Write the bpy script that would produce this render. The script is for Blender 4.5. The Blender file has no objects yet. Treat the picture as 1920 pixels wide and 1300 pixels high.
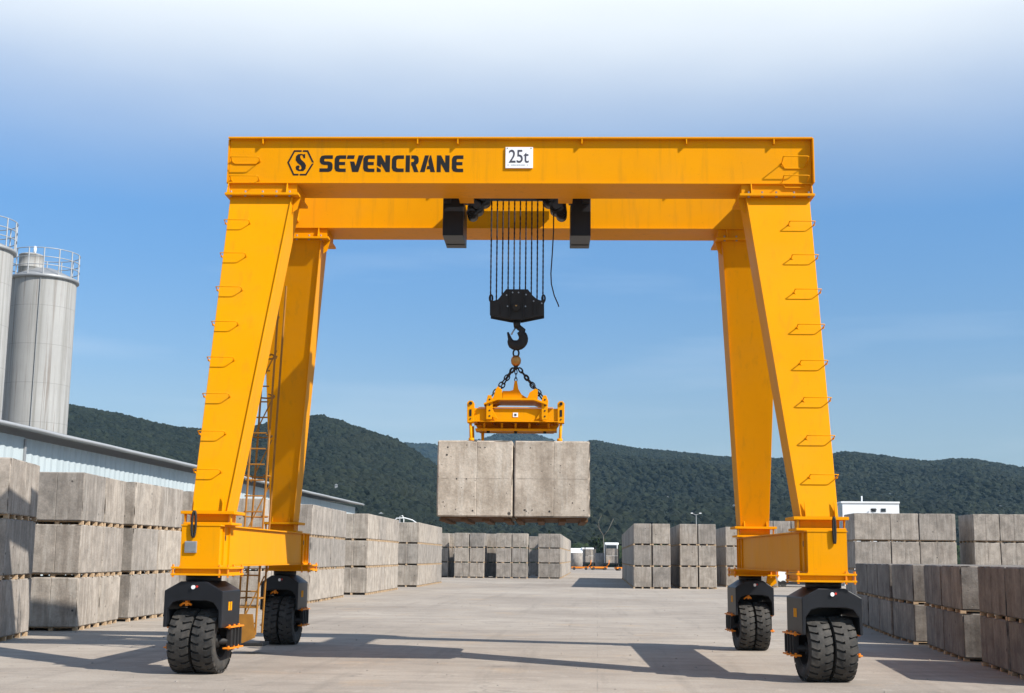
import bpy, math, random
from math import sin, cos, pi, radians, atan2, hypot, tan
from mathutils import Matrix, Vector, noise as mnoise

random.seed(7)
SC = bpy.context.scene
COL = SC.collection

# ------------------------------------------------------------------ camera
cam_d = bpy.data.cameras.new("camera")
cam_d.sensor_width = 36.0
cam_d.lens = 2395.36 / 1920 * 36.0
cam_d.clip_start = 0.1
cam_d.clip_end = 12000
cam = bpy.data.objects.new("camera", cam_d)
COL.objects.link(cam)
pitch, yaw, roll = 0.1634, 0.0675, 0.0104
fwd = Vector((-sin(yaw) * cos(pitch), cos(yaw) * cos(pitch), sin(pitch)))
rt = Vector((cos(yaw), sin(yaw), 0))
up = rt.cross(fwd)
r2 = rt * cos(roll) + up * sin(roll)
u2 = -rt * sin(roll) + up * cos(roll)
cam.matrix_world = Matrix(((r2.x, u2.x, -fwd.x, 0), (r2.y, u2.y, -fwd.y, 0), (r2.z, u2.z, -fwd.z, 1.8), (0, 0, 0, 1)))
SC.camera = cam

# ------------------------------------------------------------------ world, sun, exposure
SUN = Vector((0.95, -0.50, 0.96)).normalized()
EL = math.asin(SUN.z)
RO = atan2(SUN.x, SUN.y)
w = bpy.data.worlds.new("World")
SC.world = w
w.use_nodes = True
nt = w.node_tree
nt.nodes.clear()
def wn(t, **k):
    n = nt.nodes.new(t)
    for a, b in k.items():
        setattr(n, a, b)
    return n
out = wn("ShaderNodeOutputWorld")
tc = wn("ShaderNodeTexCoord")
sep = wn("ShaderNodeSeparateXYZ")
nt.links.new(tc.outputs['Generated'], sep.inputs[0])
sky = wn("ShaderNodeTexSky", sky_type='NISHITA', sun_disc=False, sun_elevation=EL, sun_rotation=RO,
         altitude=0, air_density=1.0, dust_density=1.0, ozone_density=3.0)
bg = wn("ShaderNodeBackground")
bg.inputs[1].default_value = 0.078
tint = wn("ShaderNodeMix", data_type='RGBA', blend_type='MULTIPLY')
tint.inputs[0].default_value = 1.0
tint.inputs[7].default_value = (0.60, 0.97, 1.30, 1)
tr_ = wn("ShaderNodeValToRGB")
tr_.color_ramp.elements[0].position, tr_.color_ramp.elements[0].color = 0.0, (1.0, 0.93, 0.94, 1)
tr_.color_ramp.elements[1].position, tr_.color_ramp.elements[1].color = 0.26, (0.49, 1.01, 1.38, 1)
el = tr_.color_ramp.elements.new(0.12)
el.color = (0.95, 1.02, 1.10, 1)
nt.links.new(sep.outputs['Z'], tr_.inputs[0])
nt.links.new(tr_.outputs[0], tint.inputs[7])
nt.links.new(sky.outputs[0], tint.inputs[6])
nt.links.new(tint.outputs[2], bg.inputs[0])
# thin bright overcast veil that starts about 17 degrees up, thinned overhead to hold the ambient light down
bgc = wn("ShaderNodeBackground")
bgc.inputs[0].default_value = (0.94, 0.985, 1.0, 1)
bgc.inputs[1].default_value = 0.79
mp = wn("ShaderNodeMapping")
mp.inputs['Scale'].default_value = (3, 3, 9)
nt.links.new(tc.outputs['Generated'], mp.inputs[0])
nz = wn("ShaderNodeTexNoise")
nz.inputs['Scale'].default_value = 1.3
nz.inputs['Detail'].default_value = 5
nt.links.new(mp.outputs[0], nz.inputs['Vector'])
jit = wn("ShaderNodeMath", operation='MULTIPLY_ADD')
nt.links.new(nz.outputs['Fac'], jit.inputs[0])
jit.inputs[1].default_value = 0.035
nt.links.new(sep.outputs['Z'], jit.inputs[2])
rmp = wn("ShaderNodeValToRGB")
rmp.color_ramp.interpolation = 'B_SPLINE'
e = rmp.color_ramp.elements
e[0].position, e[0].color = 0.27, (0, 0, 0, 1)
e[1].position, e[1].color = 0.435, (1, 1, 1, 1)
for p_, c_ in ((0.36, 0.38), (0.47, 0.95), (0.58, 0.22), (0.95, 0.04)):
    el = e.new(p_)
    el.color = (c_, c_, c_, 1)
nt.links.new(jit.outputs[0], rmp.inputs[0])
mx = wn("ShaderNodeMixShader")
wm = wn("ShaderNodeMapping")
wm.inputs['Scale'].default_value = (2.0, 2.0, 16)
nt.links.new(tc.outputs['Generated'], wm.inputs[0])
wz = wn("ShaderNodeTexNoise")
wz.inputs['Scale'].default_value = 1.6
wz.inputs['Detail'].default_value = 7
nt.links.new(wm.outputs[0], wz.inputs['Vector'])
wr = wn("ShaderNodeValToRGB")
wr.color_ramp.elements[0].position = 0.48
wr.color_ramp.elements[1].position, wr.color_ramp.elements[1].color = 0.75, (0.13, 0.13, 0.13, 1)
nt.links.new(wz.outputs['Fac'], wr.inputs[0])
wmx = wn("ShaderNodeMath", operation='MAXIMUM')
nt.links.new(rmp.outputs[0], wmx.inputs[0])
nt.links.new(wr.outputs[0], wmx.inputs[1])
nt.links.new(wmx.outputs[0], mx.inputs[0])
nt.links.new(bg.outputs[0], mx.inputs[1])
nt.links.new(bgc.outputs[0], mx.inputs[2])
nt.links.new(mx.outputs[0], out.inputs[0])

sl = bpy.data.lights.new("sun", 'SUN')
sl.energy = 5.0
sl.angle = radians(0.5)
sl.color = (1.0, 0.945, 0.86)
so = bpy.data.objects.new("sun", sl)
COL.objects.link(so)
so.location = (20, -20, 40)
so.rotation_euler = SUN.to_track_quat('Z', 'Y').to_euler()
SC.view_settings.view_transform = 'Standard'
SC.view_settings.look = 'None'
SC.view_settings.gamma = 1
SC.view_settings.exposure = 0.55
SC.view_settings.use_curve_mapping = False
SC.render.engine = 'CYCLES'
SC.cycles.max_bounces = 5
SC.cycles.volume_bounces = 0

# ------------------------------------------------------------------ materials
class NT:
    def __init__(s, name):
        s.m = bpy.data.materials.new(name)
        s.m.use_nodes = True
        s.t = s.m.node_tree
        s.b = s.t.nodes["Principled BSDF"]
    def n(s, t, ins=None, **k):
        n = s.t.nodes.new(t)
        for a, b in k.items():
            setattr(n, a, b)
        for a, b in (ins or {}).items():
            if isinstance(b, bpy.types.NodeSocket):
                s.t.links.new(b, n.inputs[a])
            else:
                n.inputs[a].default_value = b
        return n
    def link(s, a, b):
        s.t.links.new(a, b)
    def coord(s, scale=(1, 1, 1), rnd=True):
        c = s.n("ShaderNodeTexCoord")
        v = c.outputs['Object']
        if rnd:
            oi = s.n("ShaderNodeObjectInfo")
            m = s.n("ShaderNodeMath", {0: oi.outputs['Random'], 1: 57.0}, operation='MULTIPLY')
            v = s.n("ShaderNodeVectorMath", {0: v, 1: m.outputs[0]}, operation='ADD').outputs[0]
        return s.n("ShaderNodeMapping", {'Vector': v, 'Scale': scale}).outputs[0]
    def noise(s, vec, scale, detail=4, rough=0.55):
        return s.n("ShaderNodeTexNoise", {'Vector': vec, 'Scale': scale, 'Detail': detail, 'Roughness': rough}).outputs['Fac']
    def ramp(s, fac, stops, interp='LINEAR'):
        r = s.n("ShaderNodeValToRGB", {0: fac})
        r.color_ramp.interpolation = interp
        e = r.color_ramp.elements
        for i, (p, c) in enumerate(stops):
            c = (c, c, c, 1) if isinstance(c, (int, float)) else tuple(c) + (1,)
            if i < 2:
                e[i].position = p
                e[i].color = c
            else:
                e.new(p).color = c
        return r.outputs[0]
    def mix(s, fac, a, b, mode='MIX'):
        m = s.n("ShaderNodeMix", data_type='RGBA', blend_type=mode)
        for i, v in ((0, fac), (6, a), (7, b)):
            if isinstance(v, bpy.types.NodeSocket):
                s.link(v, m.inputs[i])
            elif i == 0:
                m.inputs[0].default_value = v
            else:
                m.inputs[i].default_value = tuple(v) + (1,) if len(v) == 3 else v
        return m.outputs[2]
    def bump(s, h, strength=0.3, dist=0.01):
        b = s.n("ShaderNodeBump", {'Height': h, 'Strength': strength, 'Distance': dist})
        s.link(b.outputs[0], s.b.inputs['Normal'])
    def col(s, v):
        if isinstance(v, bpy.types.NodeSocket):
            s.link(v, s.b.inputs['Base Color'])
        else:
            s.b.inputs['Base Color'].default_value = tuple(v) + (1,)

def simple(name, col, rough=0.6, metal=0.0, var=0.25, scale=6.0, bump=0.15):
    N = NT(name)
    v = N.coord()
    f = N.noise(v, scale, 5)
    N.col(N.mix(f, tuple(c * (1 - var) for c in col), tuple(min(1, c * (1 + var)) for c in col)))
    N.b.inputs['Roughness'].default_value = rough
    N.b.inputs['Specular IOR Level'].default_value = 0.3
    N.b.inputs['Metallic'].default_value = metal
    if bump:
        N.bump(N.noise(v, scale * 8, 3), bump, 0.004)
    return N.m

def paint_yellow():
    N = NT("yellow_paint")
    v = N.coord((1, 1, 1), False)
    big = N.noise(v, 0.9, 4)
    base = N.mix(big, (0.66, 0.258, 0.0), (0.75, 0.305, 0.0005))
    st = N.noise(N.coord((5, 5, 0.35), False), 1.6, 6, 0.65)
    dirt = N.ramp(st, [(0.54, 0.0), (0.76, 0.38)])
    c = N.mix(dirt, base, (0.33, 0.16, 0.02))
    fade = N.noise(N.coord((0.5, 0.5, 0.9), False), 1.1, 5, 0.65)
    c = N.mix(N.ramp(fade, [(0.46, 0.0), (0.70, 0.22)]), c, (0.56, 0.26, 0.03))
    sp = N.noise(v, 14, 5, 0.7)
    c = N.mix(N.ramp(sp, [(0.66, 0.0), (0.76, 0.6)]), c, (0.20, 0.09, 0.02))
    N.col(c)
    N.link(N.ramp(big, [(0.3, 0.42), (0.7, 0.56)]), N.b.inputs['Roughness'])
    N.b.inputs['Specular IOR Level'].default_value = 0.06
    N.bump(N.noise(v, 1.7, 3), 0.10, 0.02)
    return N.m

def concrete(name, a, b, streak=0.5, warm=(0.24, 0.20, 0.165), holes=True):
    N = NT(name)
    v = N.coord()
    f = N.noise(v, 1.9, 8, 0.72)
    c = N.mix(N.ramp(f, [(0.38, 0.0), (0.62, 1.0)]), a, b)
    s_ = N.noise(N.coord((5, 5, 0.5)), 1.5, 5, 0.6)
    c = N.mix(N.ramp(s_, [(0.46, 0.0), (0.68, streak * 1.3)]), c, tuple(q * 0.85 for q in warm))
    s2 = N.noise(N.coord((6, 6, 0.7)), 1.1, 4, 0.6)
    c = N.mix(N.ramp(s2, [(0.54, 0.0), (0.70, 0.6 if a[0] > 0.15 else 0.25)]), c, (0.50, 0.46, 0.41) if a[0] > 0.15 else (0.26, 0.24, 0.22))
    fine = N.noise(v, 26, 5, 0.7)
    c = N.mix(0.55, c, N.ramp(fine, [(0.3, 0.55), (0.62, 1.0)]), 'MULTIPLY')
    oi = N.n("ShaderNodeObjectInfo")
    c = N.mix(1.0, c, N.ramp(oi.outputs['Random'], [(0, (0.74, 0.75, 0.77)), (0.5, (0.95, 0.94, 0.94)), (1, (1.12, 1.10, 1.07))]), 'MULTIPLY')
    h = N.noise(v, 9, 8, 0.7)
    if holes:
        vo = N.n("ShaderNodeTexVoronoi", {'Vector': v, 'Scale': 1.9, 'Randomness': 0.75})
        dots = N.ramp(vo.outputs['Distance'], [(0.040, 1.0), (0.068, 0.0)])
        c = N.mix(dots, c, (0.05, 0.045, 0.04))
        vo2 = N.n("ShaderNodeTexVoronoi", {'Vector': v, 'Scale': 8.0, 'Randomness': 1.0})
        d2 = N.ramp(vo2.outputs['Distance'], [(0.055, 0.75), (0.10, 0.0)])
        c = N.mix(d2, c, (0.10, 0.09, 0.08))
        h = N.n("ShaderNodeMath", {0: h, 1: d2}, operation='SUBTRACT').outputs[0]
    N.col(c)
    N.b.inputs['Roughness'].default_value = 0.92
    N.bump(h, 0.45, 0.02)
    return N.m

def ground_mat():
    N = NT("yard_concrete")
    v = N.coord((1, 1, 1), False)
    f = N.noise(v, 0.10, 7, 0.62)
    c = N.mix(N.ramp(f, [(0.35, 0.0), (0.66, 1.0)]), (0.27, 0.228, 0.188), (0.42, 0.365, 0.305))
    f2 = N.noise(N.coord((0.55, 1.6, 1), False), 0.9, 8, 0.7)
    c = N.mix(N.ramp(f2, [(0.44, 0.0), (0.66, 0.6)]), c, (0.21, 0.175, 0.145))
    f3 = N.noise(N.coord((1, 1, 1), False), 2.6, 7, 0.75)
    c = N.mix(N.ramp(f3, [(0.56, 0.0), (0.70, 0.6)]), c, (0.46, 0.41, 0.355))
    # sandy orange dust and dark oil drips
    f4 = N.noise(N.coord((0.8, 0.8, 1), False), 0.55, 6, 0.7)
    c = N.mix(N.ramp(f4, [(0.56, 0.0), (0.74, 0.6)]), c, (0.42, 0.30, 0.19))
    f5 = N.noise(v, 1.4, 5, 0.7)
    c = N.mix(N.ramp(f5, [(0.60, 0.0), (0.74, 0.6)]), c, (0.12, 0.10, 0.085))
    # long soft tyre smears along the aisle and speckles of grit
    f6 = N.noise(N.coord((1.5, 0.06, 1), False), 1.2, 6, 0.7)
    c = N.mix(N.ramp(f6, [(0.54, 0.0), (0.70, 0.38)]), c, (0.17, 0.145, 0.12))
    f7 = N.noise(v, 11, 4, 0.7)
    c = N.mix(N.ramp(f7, [(0.66, 0.0), (0.74, 0.5)]), c, (0.14, 0.12, 0.10))
    fine = N.noise(v, 30, 6, 0.75)
    c = N.mix(0.6, c, N.ramp(fine, [(0.3, 0.5), (0.62, 1.05)]), 'MULTIPLY')
    # saw-cut joints every 6 m
    br = N.n("ShaderNodeTexBrick", {'Vector': N.coord((1, 1, 1), False), 'Scale': 1.0, 'Mortar Size': 0.012, 'Brick Width': 6.0,
             'Row Height': 6.0, 'Mortar Smooth': 0.3}, offset=0.0)
    wear = N.ramp(N.noise(v, 0.5, 4), [(0.45, 0.0), (0.68, 0.6)])
    jf = N.n("ShaderNodeMath", {0: br.outputs['Fac'], 1: wear}, operation='MULTIPLY').outputs[0]
    c = N.mix(jf, c, (0.13, 0.115, 0.10))
    # hairline cracks
    vo = N.n("ShaderNodeTexVoronoi", {'Vector': N.n("ShaderNodeVectorMath", {0: N.coord((1, 1, 0), False), 1: N.n("ShaderNodeTexNoise",
             {'Vector': v, 'Scale': 1.2, 'Detail': 5.0}).outputs['Color']}, operation='ADD').outputs[0], 'Scale': 0.23}, feature='DISTANCE_TO_EDGE')
    ck = N.ramp(vo.outputs['Distance'], [(0.0, 0.55), (0.006, 0.0)])
    ckm = N.n("ShaderNodeMath", {0: ck, 1: N.ramp(N.noise(v, 0.2, 2), [(0.5, 0.0), (0.6, 1.0)])}, operation='MULTIPLY').outputs[0]
    c = N.mix(ckm, c, (0.11, 0.10, 0.09))
    N.col(c)
    N.b.inputs['Roughness'].default_value = 0.88
    N.bump(N.noise(v, 7, 9, 0.75), 0.5, 0.02)
    return N.m

def leaf_mat(name, dark, light):
    N = NT(name)
    oi = N.n("ShaderNodeObjectInfo")
    c = N.ramp(oi.outputs['Random'], [(0.0, dark), (1.0, tuple(q * 1.4 for q in light)), (0.80, light), (0.5, tuple((a + b) / 2.2 for a, b in zip(dark, light)))])
    v = N.coord((1, 1, 1), False)
    c = N.mix(N.ramp(N.noise(v, 2.0, 4), [(0.35, 0.0), (0.7, 0.6)]), c, light)
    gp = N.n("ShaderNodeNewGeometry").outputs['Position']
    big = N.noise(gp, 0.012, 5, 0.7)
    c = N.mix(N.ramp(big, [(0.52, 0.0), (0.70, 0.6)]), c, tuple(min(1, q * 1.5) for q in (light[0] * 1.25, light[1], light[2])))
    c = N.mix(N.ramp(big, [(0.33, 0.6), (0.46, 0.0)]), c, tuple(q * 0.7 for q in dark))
    N.col(c)
    N.b.inputs['Roughness'].default_value = 0.75
    N.b.inputs['Specular IOR Level'].default_value = 0.15
    N.bump(N.noise(v, 3.0, 6, 0.8), 0.9, 0.4)
    return N.m

def silo_mat():
    N = NT("silo_steel")
    v = N.coord((1, 1, 1))
    c = N.mix(N.noise(v, 0.5, 5), (0.27, 0.268, 0.262), (0.40, 0.398, 0.39))
    st = N.noise(N.coord((2.4, 2.4, 0.05)), 1.4, 6, 0.7)
    c = N.mix(N.ramp(st, [(0.46, 0.0), (0.62, 0.7)]), c, (0.20, 0.195, 0.18))
    st2 = N.noise(N.coord((5, 5, 0.09)), 1.2, 5, 0.7)
    c = N.mix(N.ramp(st2, [(0.55, 0.0), (0.70, 0.85)]), c, (0.14, 0.105, 0.085))
    c = N.mix(N.ramp(N.noise(v, 3.0, 6, 0.7), [(0.55, 0.0), (0.8, 0.5)]), c, (0.30, 0.29, 0.27))
    tcn = N.n("ShaderNodeTexCoord")
    sz = N.n("ShaderNodeSeparateXYZ", {0: tcn.outputs['Object']})
    zz = N.n("ShaderNodeMath", {0: N.n("ShaderNodeMath", {0: sz.outputs['Z'], 1: 2.4}, operation='DIVIDE').outputs[0]}, operation='FRACT')
    ln = N.ramp(zz.outputs[0], [(0.985, 0.0), (0.992, 0.45)])
    c = N.mix(ln, c, (0.13, 0.125, 0.12))
    N.col(c)
    N.b.inputs['Roughness'].default_value = 0.85
    N.b.inputs['Metallic'].default_value = 0.0
    N.bump(N.noise(v, 5, 4), 0.2, 0.01)
    return N.m

YEL = paint_yellow()
ORG = simple("orange_paint", (0.75, 0.22, 0.01), 0.5)
BLK = simple("black_paint", (0.010, 0.011, 0.014), 0.42, 0.0, 0.5, 3.0, 0.1)
BLKD = simple("dusty_black_steel", (0.022, 0.021, 0.021), 0.6, 0.2, 0.5, 4.0)
RUB = NT("tyre_rubber")
_v = RUB.coord()
RUB.col(RUB.mix(RUB.ramp(RUB.noise(_v, 5, 6, 0.7), [(0.4, 0), (0.7, 1)]), (0.018, 0.017, 0.016), (0.062, 0.055, 0.047)))
RUB.b.inputs['Roughness'].default_value = 0.8
RUB.bump(RUB.noise(_v, 30, 5), 0.3, 0.005)
RUB = RUB.m
INK = simple("black_stencil_paint", (0.008, 0.008, 0.009), 0.55, 0, 0.2)
WHT = simple("white_sign", (0.78, 0.79, 0.82), 0.45, 0, 0.03, 3, 0)
GRY = simple("grey_plate", (0.33, 0.35, 0.38), 0.35, 0.5, 0.3, 9)
DGR = simple("dark_grey_ink", (0.06, 0.06, 0.08), 0.6)
STL = simple("bare_steel", (0.32, 0.33, 0.34), 0.4, 0.7, 0.3, 10)
RST = simple("rusty_gold_steel", (0.42, 0.21, 0.06), 0.35, 0.8, 0.45, 6)
RED = simple("red_plastic", (0.5, 0.03, 0.02), 0.4)
WOOD = simple("rough_pine", (0.46, 0.33, 0.21), 0.85, 0, 0.35, 5, 0.4)
WOODD = simple("dirty_timber", (0.12, 0.065, 0.035), 0.9, 0, 0.45, 4, 0.4)
CON = concrete("cast_concrete", (0.25, 0.222, 0.192), (0.42, 0.372, 0.322))
CONW = concrete("weathered_shaded_concrete", (0.125, 0.111, 0.099), (0.25, 0.226, 0.202), 0.35, (0.085, 0.066, 0.054))  # weathered tone, with extra darkening in the colour for the shaded aisle sides
CONP = concrete("smeared_concrete", (0.29, 0.245, 0.20), (0.50, 0.44, 0.375), 0.35, (0.25, 0.20, 0.155))
GND = ground_mat()
SILO = silo_mat()
WALLM = NT("blue_grey_cladding")
_v = WALLM.coord((1, 1, 1), False)
_c = WALLM.mix(WALLM.noise(_v, 0.3, 4), (0.36, 0.42, 0.45), (0.46, 0.52, 0.54))
_c = WALLM.mix(WALLM.ramp(WALLM.noise(WALLM.coord((3, 3, 0.2), False), 1.2, 5), [(0.5, 0), (0.75, 0.5)]), _c, (0.24, 0.29, 0.31))
WALLM.col(_c)
WALLM.b.inputs['Roughness'].default_value = 0.5
WALLM = WALLM.m
EAVE = simple("grey_flashing", (0.30, 0.31, 0.32), 0.5, 0.3, 0.3, 1.5)
RAIL = simple("galvanised_rail", (0.36, 0.37, 0.38), 0.5, 0.3, 0.1)
WHP = simple("white_paint", (0.78, 0.79, 0.80), 0.45, 0, 0.06, 2)
GLS = simple("dark_glass", (0.03, 0.04, 0.05), 0.12, 0, 0.2, 2, 0)
SOIL = simple("hill_undergrowth", (0.018, 0.032, 0.014), 0.95, 0, 0.4, 0.05, 0)
EARTH = simple("dry_grass_ground", (0.10, 0.11, 0.05), 0.95, 0, 0.4, 0.05, 0)
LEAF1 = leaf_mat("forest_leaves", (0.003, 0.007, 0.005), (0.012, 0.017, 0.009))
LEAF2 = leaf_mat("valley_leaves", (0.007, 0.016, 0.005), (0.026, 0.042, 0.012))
BARK = simple("pale_bark", (0.30, 0.27, 0.22), 0.9, 0, 0.4)
BARKD = simple("grey_bark", (0.13, 0.12, 0.10), 0.9, 0, 0.4)
CABLE = simple("dark_cable", (0.03, 0.03, 0.035), 0.5)
ROPEM = simple("greased_wire_rope", (0.035, 0.033, 0.04), 0.5, 0.4, 0.6, 8)

# ------------------------------------------------------------------ mesh helpers
class MB:
    def __init__(s):
        s.v = []
        s.f = []
        s.mi = []
        s.sm = []
        s.mats = []
    def _m(s, m):
        if m is None:
            return 0
        if m not in s.mats:
            s.mats.append(m)
        return s.mats.index(m)
    def add(s, vs, fs, m=None, smooth=False):
        o = len(s.v)
        s.v += [tuple(p) for p in vs]
        k = s._m(m)
        for f in fs:
            s.f.append(tuple(i + o for i in f))
            s.mi.append(k)
            s.sm.append(smooth)
        return s
    def hexa(s, p, m=None):
        # p: 4 bottom (ccw from above), 4 top
        return s.add(p, [(3, 2, 1, 0), (4, 5, 6, 7), (0, 1, 5, 4), (1, 2, 6, 5), (2, 3, 7, 6), (3, 0, 4, 7)], m)
    def box(s, x0, x1, y0, y1, z0, z1, m=None):
        return s.hexa([(x0, y0, z0), (x1, y0, z0), (x1, y1, z0), (x0, y1, z0), (x0, y0, z1), (x1, y0, z1), (x1, y1, z1), (x0, y1, z1)], m)
    def cyl(s, a, b, r, n=12, m=None, r1=None, caps=True):
        a, b = Vector(a), Vector(b)
        d = (b - a).normalized()
        u = d.orthogonal().normalized()
        w_ = d.cross(u)
        r1 = r if r1 is None else r1
        vs = [a + (u * cos(2 * pi * i / n) + w_ * sin(2 * pi * i / n)) * r for i in range(n)]
        vs += [b + (u * cos(2 * pi * i / n) + w_ * sin(2 * pi * i / n)) * r1 for i in range(n)]
        s.add(vs, [(i, (i + 1) % n, n + (i + 1) % n, n + i) for i in range(n)], m, n > 6)
        if caps:
            o = len(s.v) - 2 * n
            k = s._m(m)
            s.f += [tuple(o + i for i in reversed(range(n))), tuple(o + n + i for i in range(n))]
            s.mi += [k, k]
            s.sm += [False, False]
        return s
    def tube(s, pts, r, n=8, m=None, closed=False):
        pts = [Vector(p) for p in pts]
        N = len(pts)
        rings = []
        ref = None
        for i, p in enumerate(pts):
            if closed:
                d = pts[(i + 1) % N] - pts[i - 1]
            else:
                d = pts[min(i + 1, N - 1)] - pts[max(i - 1, 0)]
            d.normalize()
            if ref is None:
                ref = d.orthogonal().normalized()
            u = (ref - d * ref.dot(d)).normalized()
            ref = u
            w_ = d.cross(u)
            rr = r[i] if isinstance(r, (list, tuple)) else r
            rings.append([p + (u * cos(2 * pi * k / n) + w_ * sin(2 * pi * k / n)) * rr for k in range(n)])
        vs = [q for R in rings for q in R]
        fs = []
        for i in range(N if closed else N - 1):
            j = (i + 1) % N
            for k in range(n):
                fs.append((i * n + k, i * n + (k + 1) % n, j * n + (k + 1) % n, j * n + k))
        if not closed:
            fs.append(tuple(reversed(range(n))))
            fs.append(tuple((N - 1) * n + k for k in range(n)))
        return s.add(vs, fs, m, True)
    def prism(s, poly, a0, a1, axis='y', m=None):
        # poly in the other two axes (x,z for y; x,y for z; y,z for x)
        n = len(poly)
        def P(q, a):
            return {'y': (q[0], a, q[1]), 'z': (q[0], q[1], a), 'x': (a, q[0], q[1])}[axis]
        area = sum(poly[i][0] * poly[(i + 1) % n][1] - poly[(i + 1) % n][0] * poly[i][1] for i in range(n))
        if area < 0:
            poly = poly[::-1]
        if axis == 'y':
            a0, a1 = a1, a0     # keeps the normals outward
        vs = [P(q, a0) for q in poly] + [P(q, a1) for q in poly]
        fs = [tuple(reversed(range(n))), tuple(range(n, 2 * n))] + [(i, (i + 1) % n, n + (i + 1) % n, n + i) for i in range(n)]
        return s.add(vs, fs, m)
    def lathe(s, prof, n=32, m=None, axis='z', c=(0, 0, 0), smooth=True):
        # prof: list of (r, h)
        vs = []
        for r, h in prof:
            for i in range(n):
                a = 2 * pi * i / n
                if axis == 'z':
                    vs.append((c[0] + r * cos(a), c[1] + r * sin(a), c[2] + h))
                else:
                    vs.append((c[0] + h, c[1] + r * cos(a), c[2] + r * sin(a)))
        fs = []
        for j in range(len(prof) - 1):
            for i in range(n):
                fs.append((j * n + i, j * n + (i + 1) % n, (j + 1) * n + (i + 1) % n, (j + 1) * n + i))
        return s.add(vs, fs, m, smooth)
    def mesh(s, name, mat=None):
        me = bpy.data.meshes.new(name)
        me.from_pydata(s.v, [], s.f)
        mats = s.mats or [mat]
        for q in mats:
            me.materials.append(q)
        me.polygons.foreach_set("material_index", s.mi)
        me.polygons.foreach_set("use_smooth", s.sm)
        me.update()
        return me
    def build(s, name, mat=None, parent=None, bevel=0, off=None):
        if off is not None:
            s.v = [(a - off[0], b - off[1], c - off[2]) for a, b, c in s.v]
        return link(name, s.mesh(name, mat), parent, bevel)

def link(name, me, parent=None, bevel=0, loc=(0, 0, 0), rz=0.0):
    o = bpy.data.objects.new(name, me)
    COL.objects.link(o)
    if parent is not None:
        o.parent = parent
    o.location = loc
    o.rotation_euler = (0, 0, rz)
    if bevel:
        b = o.modifiers.new("bevel", 'BEVEL')
        b.width = bevel
        b.segments = 2
        b.limit_method = 'ANGLE'
        b.angle_limit = radians(40)
    return o

def tag(o, label=None, cat=None, group=None, kind=None):
    if label: o['label'] = label
    if cat: o['category'] = cat
    if group: o['group'] = group
    if kind: o['kind'] = kind
    return o

def thing(name, label, cat, loc=(0, 0, 0), rz=0.0, group=None):
    o = link(name, None, None, 0, loc, rz)
    o.empty_display_size = 0.3
    return tag(o, label, cat, group)

def struct(name, mb, mat=None, label=None):
    o = mb.build(name, mat)
    o['kind'] = 'structure'
    if label: o['label'] = label
    return o

# ------------------------------------------------------------------ ground and yard
g = MB()
g.add([(-7000, -3000, -0.30), (7000, -3000, -0.30), (7000, 9000, -0.30), (-7000, 9000, -0.30)], [(0, 1, 2, 3)])
struct('ground', g, EARTH, 'dry grassy ground round the yard and under the hills')
g = MB()
g.box(-75, 95, -40, 262, -0.29, 0.0)
struct('yard_pavement', g, GND, 'pale worn concrete yard between the stacks')

# ------------------------------------------------------------------ hills (terrain sheets in real distance)
R1 = [(-40, .095), (-33, .100), (-27.03, .1075), (-24.55, .1099), (-23.09, .108), (-22.17, .1056), (-20.85, .1026), (-19.28, .0968), (-18.26, .0942), (-17.02, .0937), (-15.88, .0943), (-14.96, .0981), (-13.81, .102), (-13.0, .1036), (-12.41, .1043), (-11.46, .1002), (-10.03, .0911), (-8.83, .0832), (-7.63, .0719), (-6.42, .0569), (-5.22, .0427), (-3.78, .0244), (-2.4, .008)]
R2 = [(-16, .05), (-13.5, .072), (-11.43, .0823), (-9.19, .0864), (-8.36, .0863), (-7.1, .0854), (-5.97, .0865), (-5.26, .09), (-4.31, .0944), (-3.63, .0958), (-2.87, .0946), (-1.91, .0897), (-.95, .0873), (0, .0808), (1.9, .0602), (4, .04)]
R3 = [(-9, .012), (-7, .03), (-4.52, .0573), (-3.1, .072), (-1.43, .0848), (-.19, .0903), (.72, .0866), (1.9, .0825), (3.55, .0805), (4.96, .078), (6.12, .0767), (7.74, .0758), (8.42, .0753), (9.56, .0772), (10.35, .0783), (10.91, .079), (12.02, .076), (13.33, .0726), (14.41, .0707), (15.28, .0729), (15.92, .0731), (16.96, .0701), (17.99, .0667), (19.6, .0606), (24, .064), (30, .058), (38, .05)]
def interp(T, x):
    if x <= T[0][0]: return T[0][1]
    for (a, b), (c, d) in zip(T, T[1:]):
        if x <= c:
            return b + (d - b) * (x - a) / (c - a)
    return T[-1][1]
def hill(T, r0, rc, tree, seed, na=200, nr=34):
    g = MB()
    a0, a1 = T[0][0], T[-1][0]
    vs = []
    for i in range(na + 1):
        az = a0 + (a1 - a0) * i / na
        t_ = interp(T, az)
        for j in range(nr + 1):
            t = 1.35 * j / nr
            r = r0 + (rc - r0) * t
            H = t_ * rc + 1.8 - tree
            if t <= 1:
                z = H * (0.25 * t + 0.75 * t * t * (3 - 2 * t) * (0.75 + 0.25 * t))
            else:
                z = H * (1 - 2.4 * (t - 1) ** 1.3)
            x_, y_ = r * sin(radians(az)), r * cos(radians(az))
            n1 = mnoise.noise(Vector((x_ / 140 + seed, y_ / 140, 0)))
            n2 = mnoise.noise(Vector((x_ / 50 + seed, y_ / 50, 3)))
            amp = H * (0.17 * n1 + 0.07 * n2) * sin(pi * min(t, 1)) if t < 1 else 0
            vs.append((x_, y_, max(-0.6, z + amp - (0.3 if t == 0 else 0))))
    fs = [(i * (nr + 1) + j, (i + 1) * (nr + 1) + j, (i + 1) * (nr + 1) + j + 1, i * (nr + 1) + j + 1) for i in range(na) for j in range(nr)]
    g.add(vs, fs, None, True)
    return g
HG = []
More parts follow.
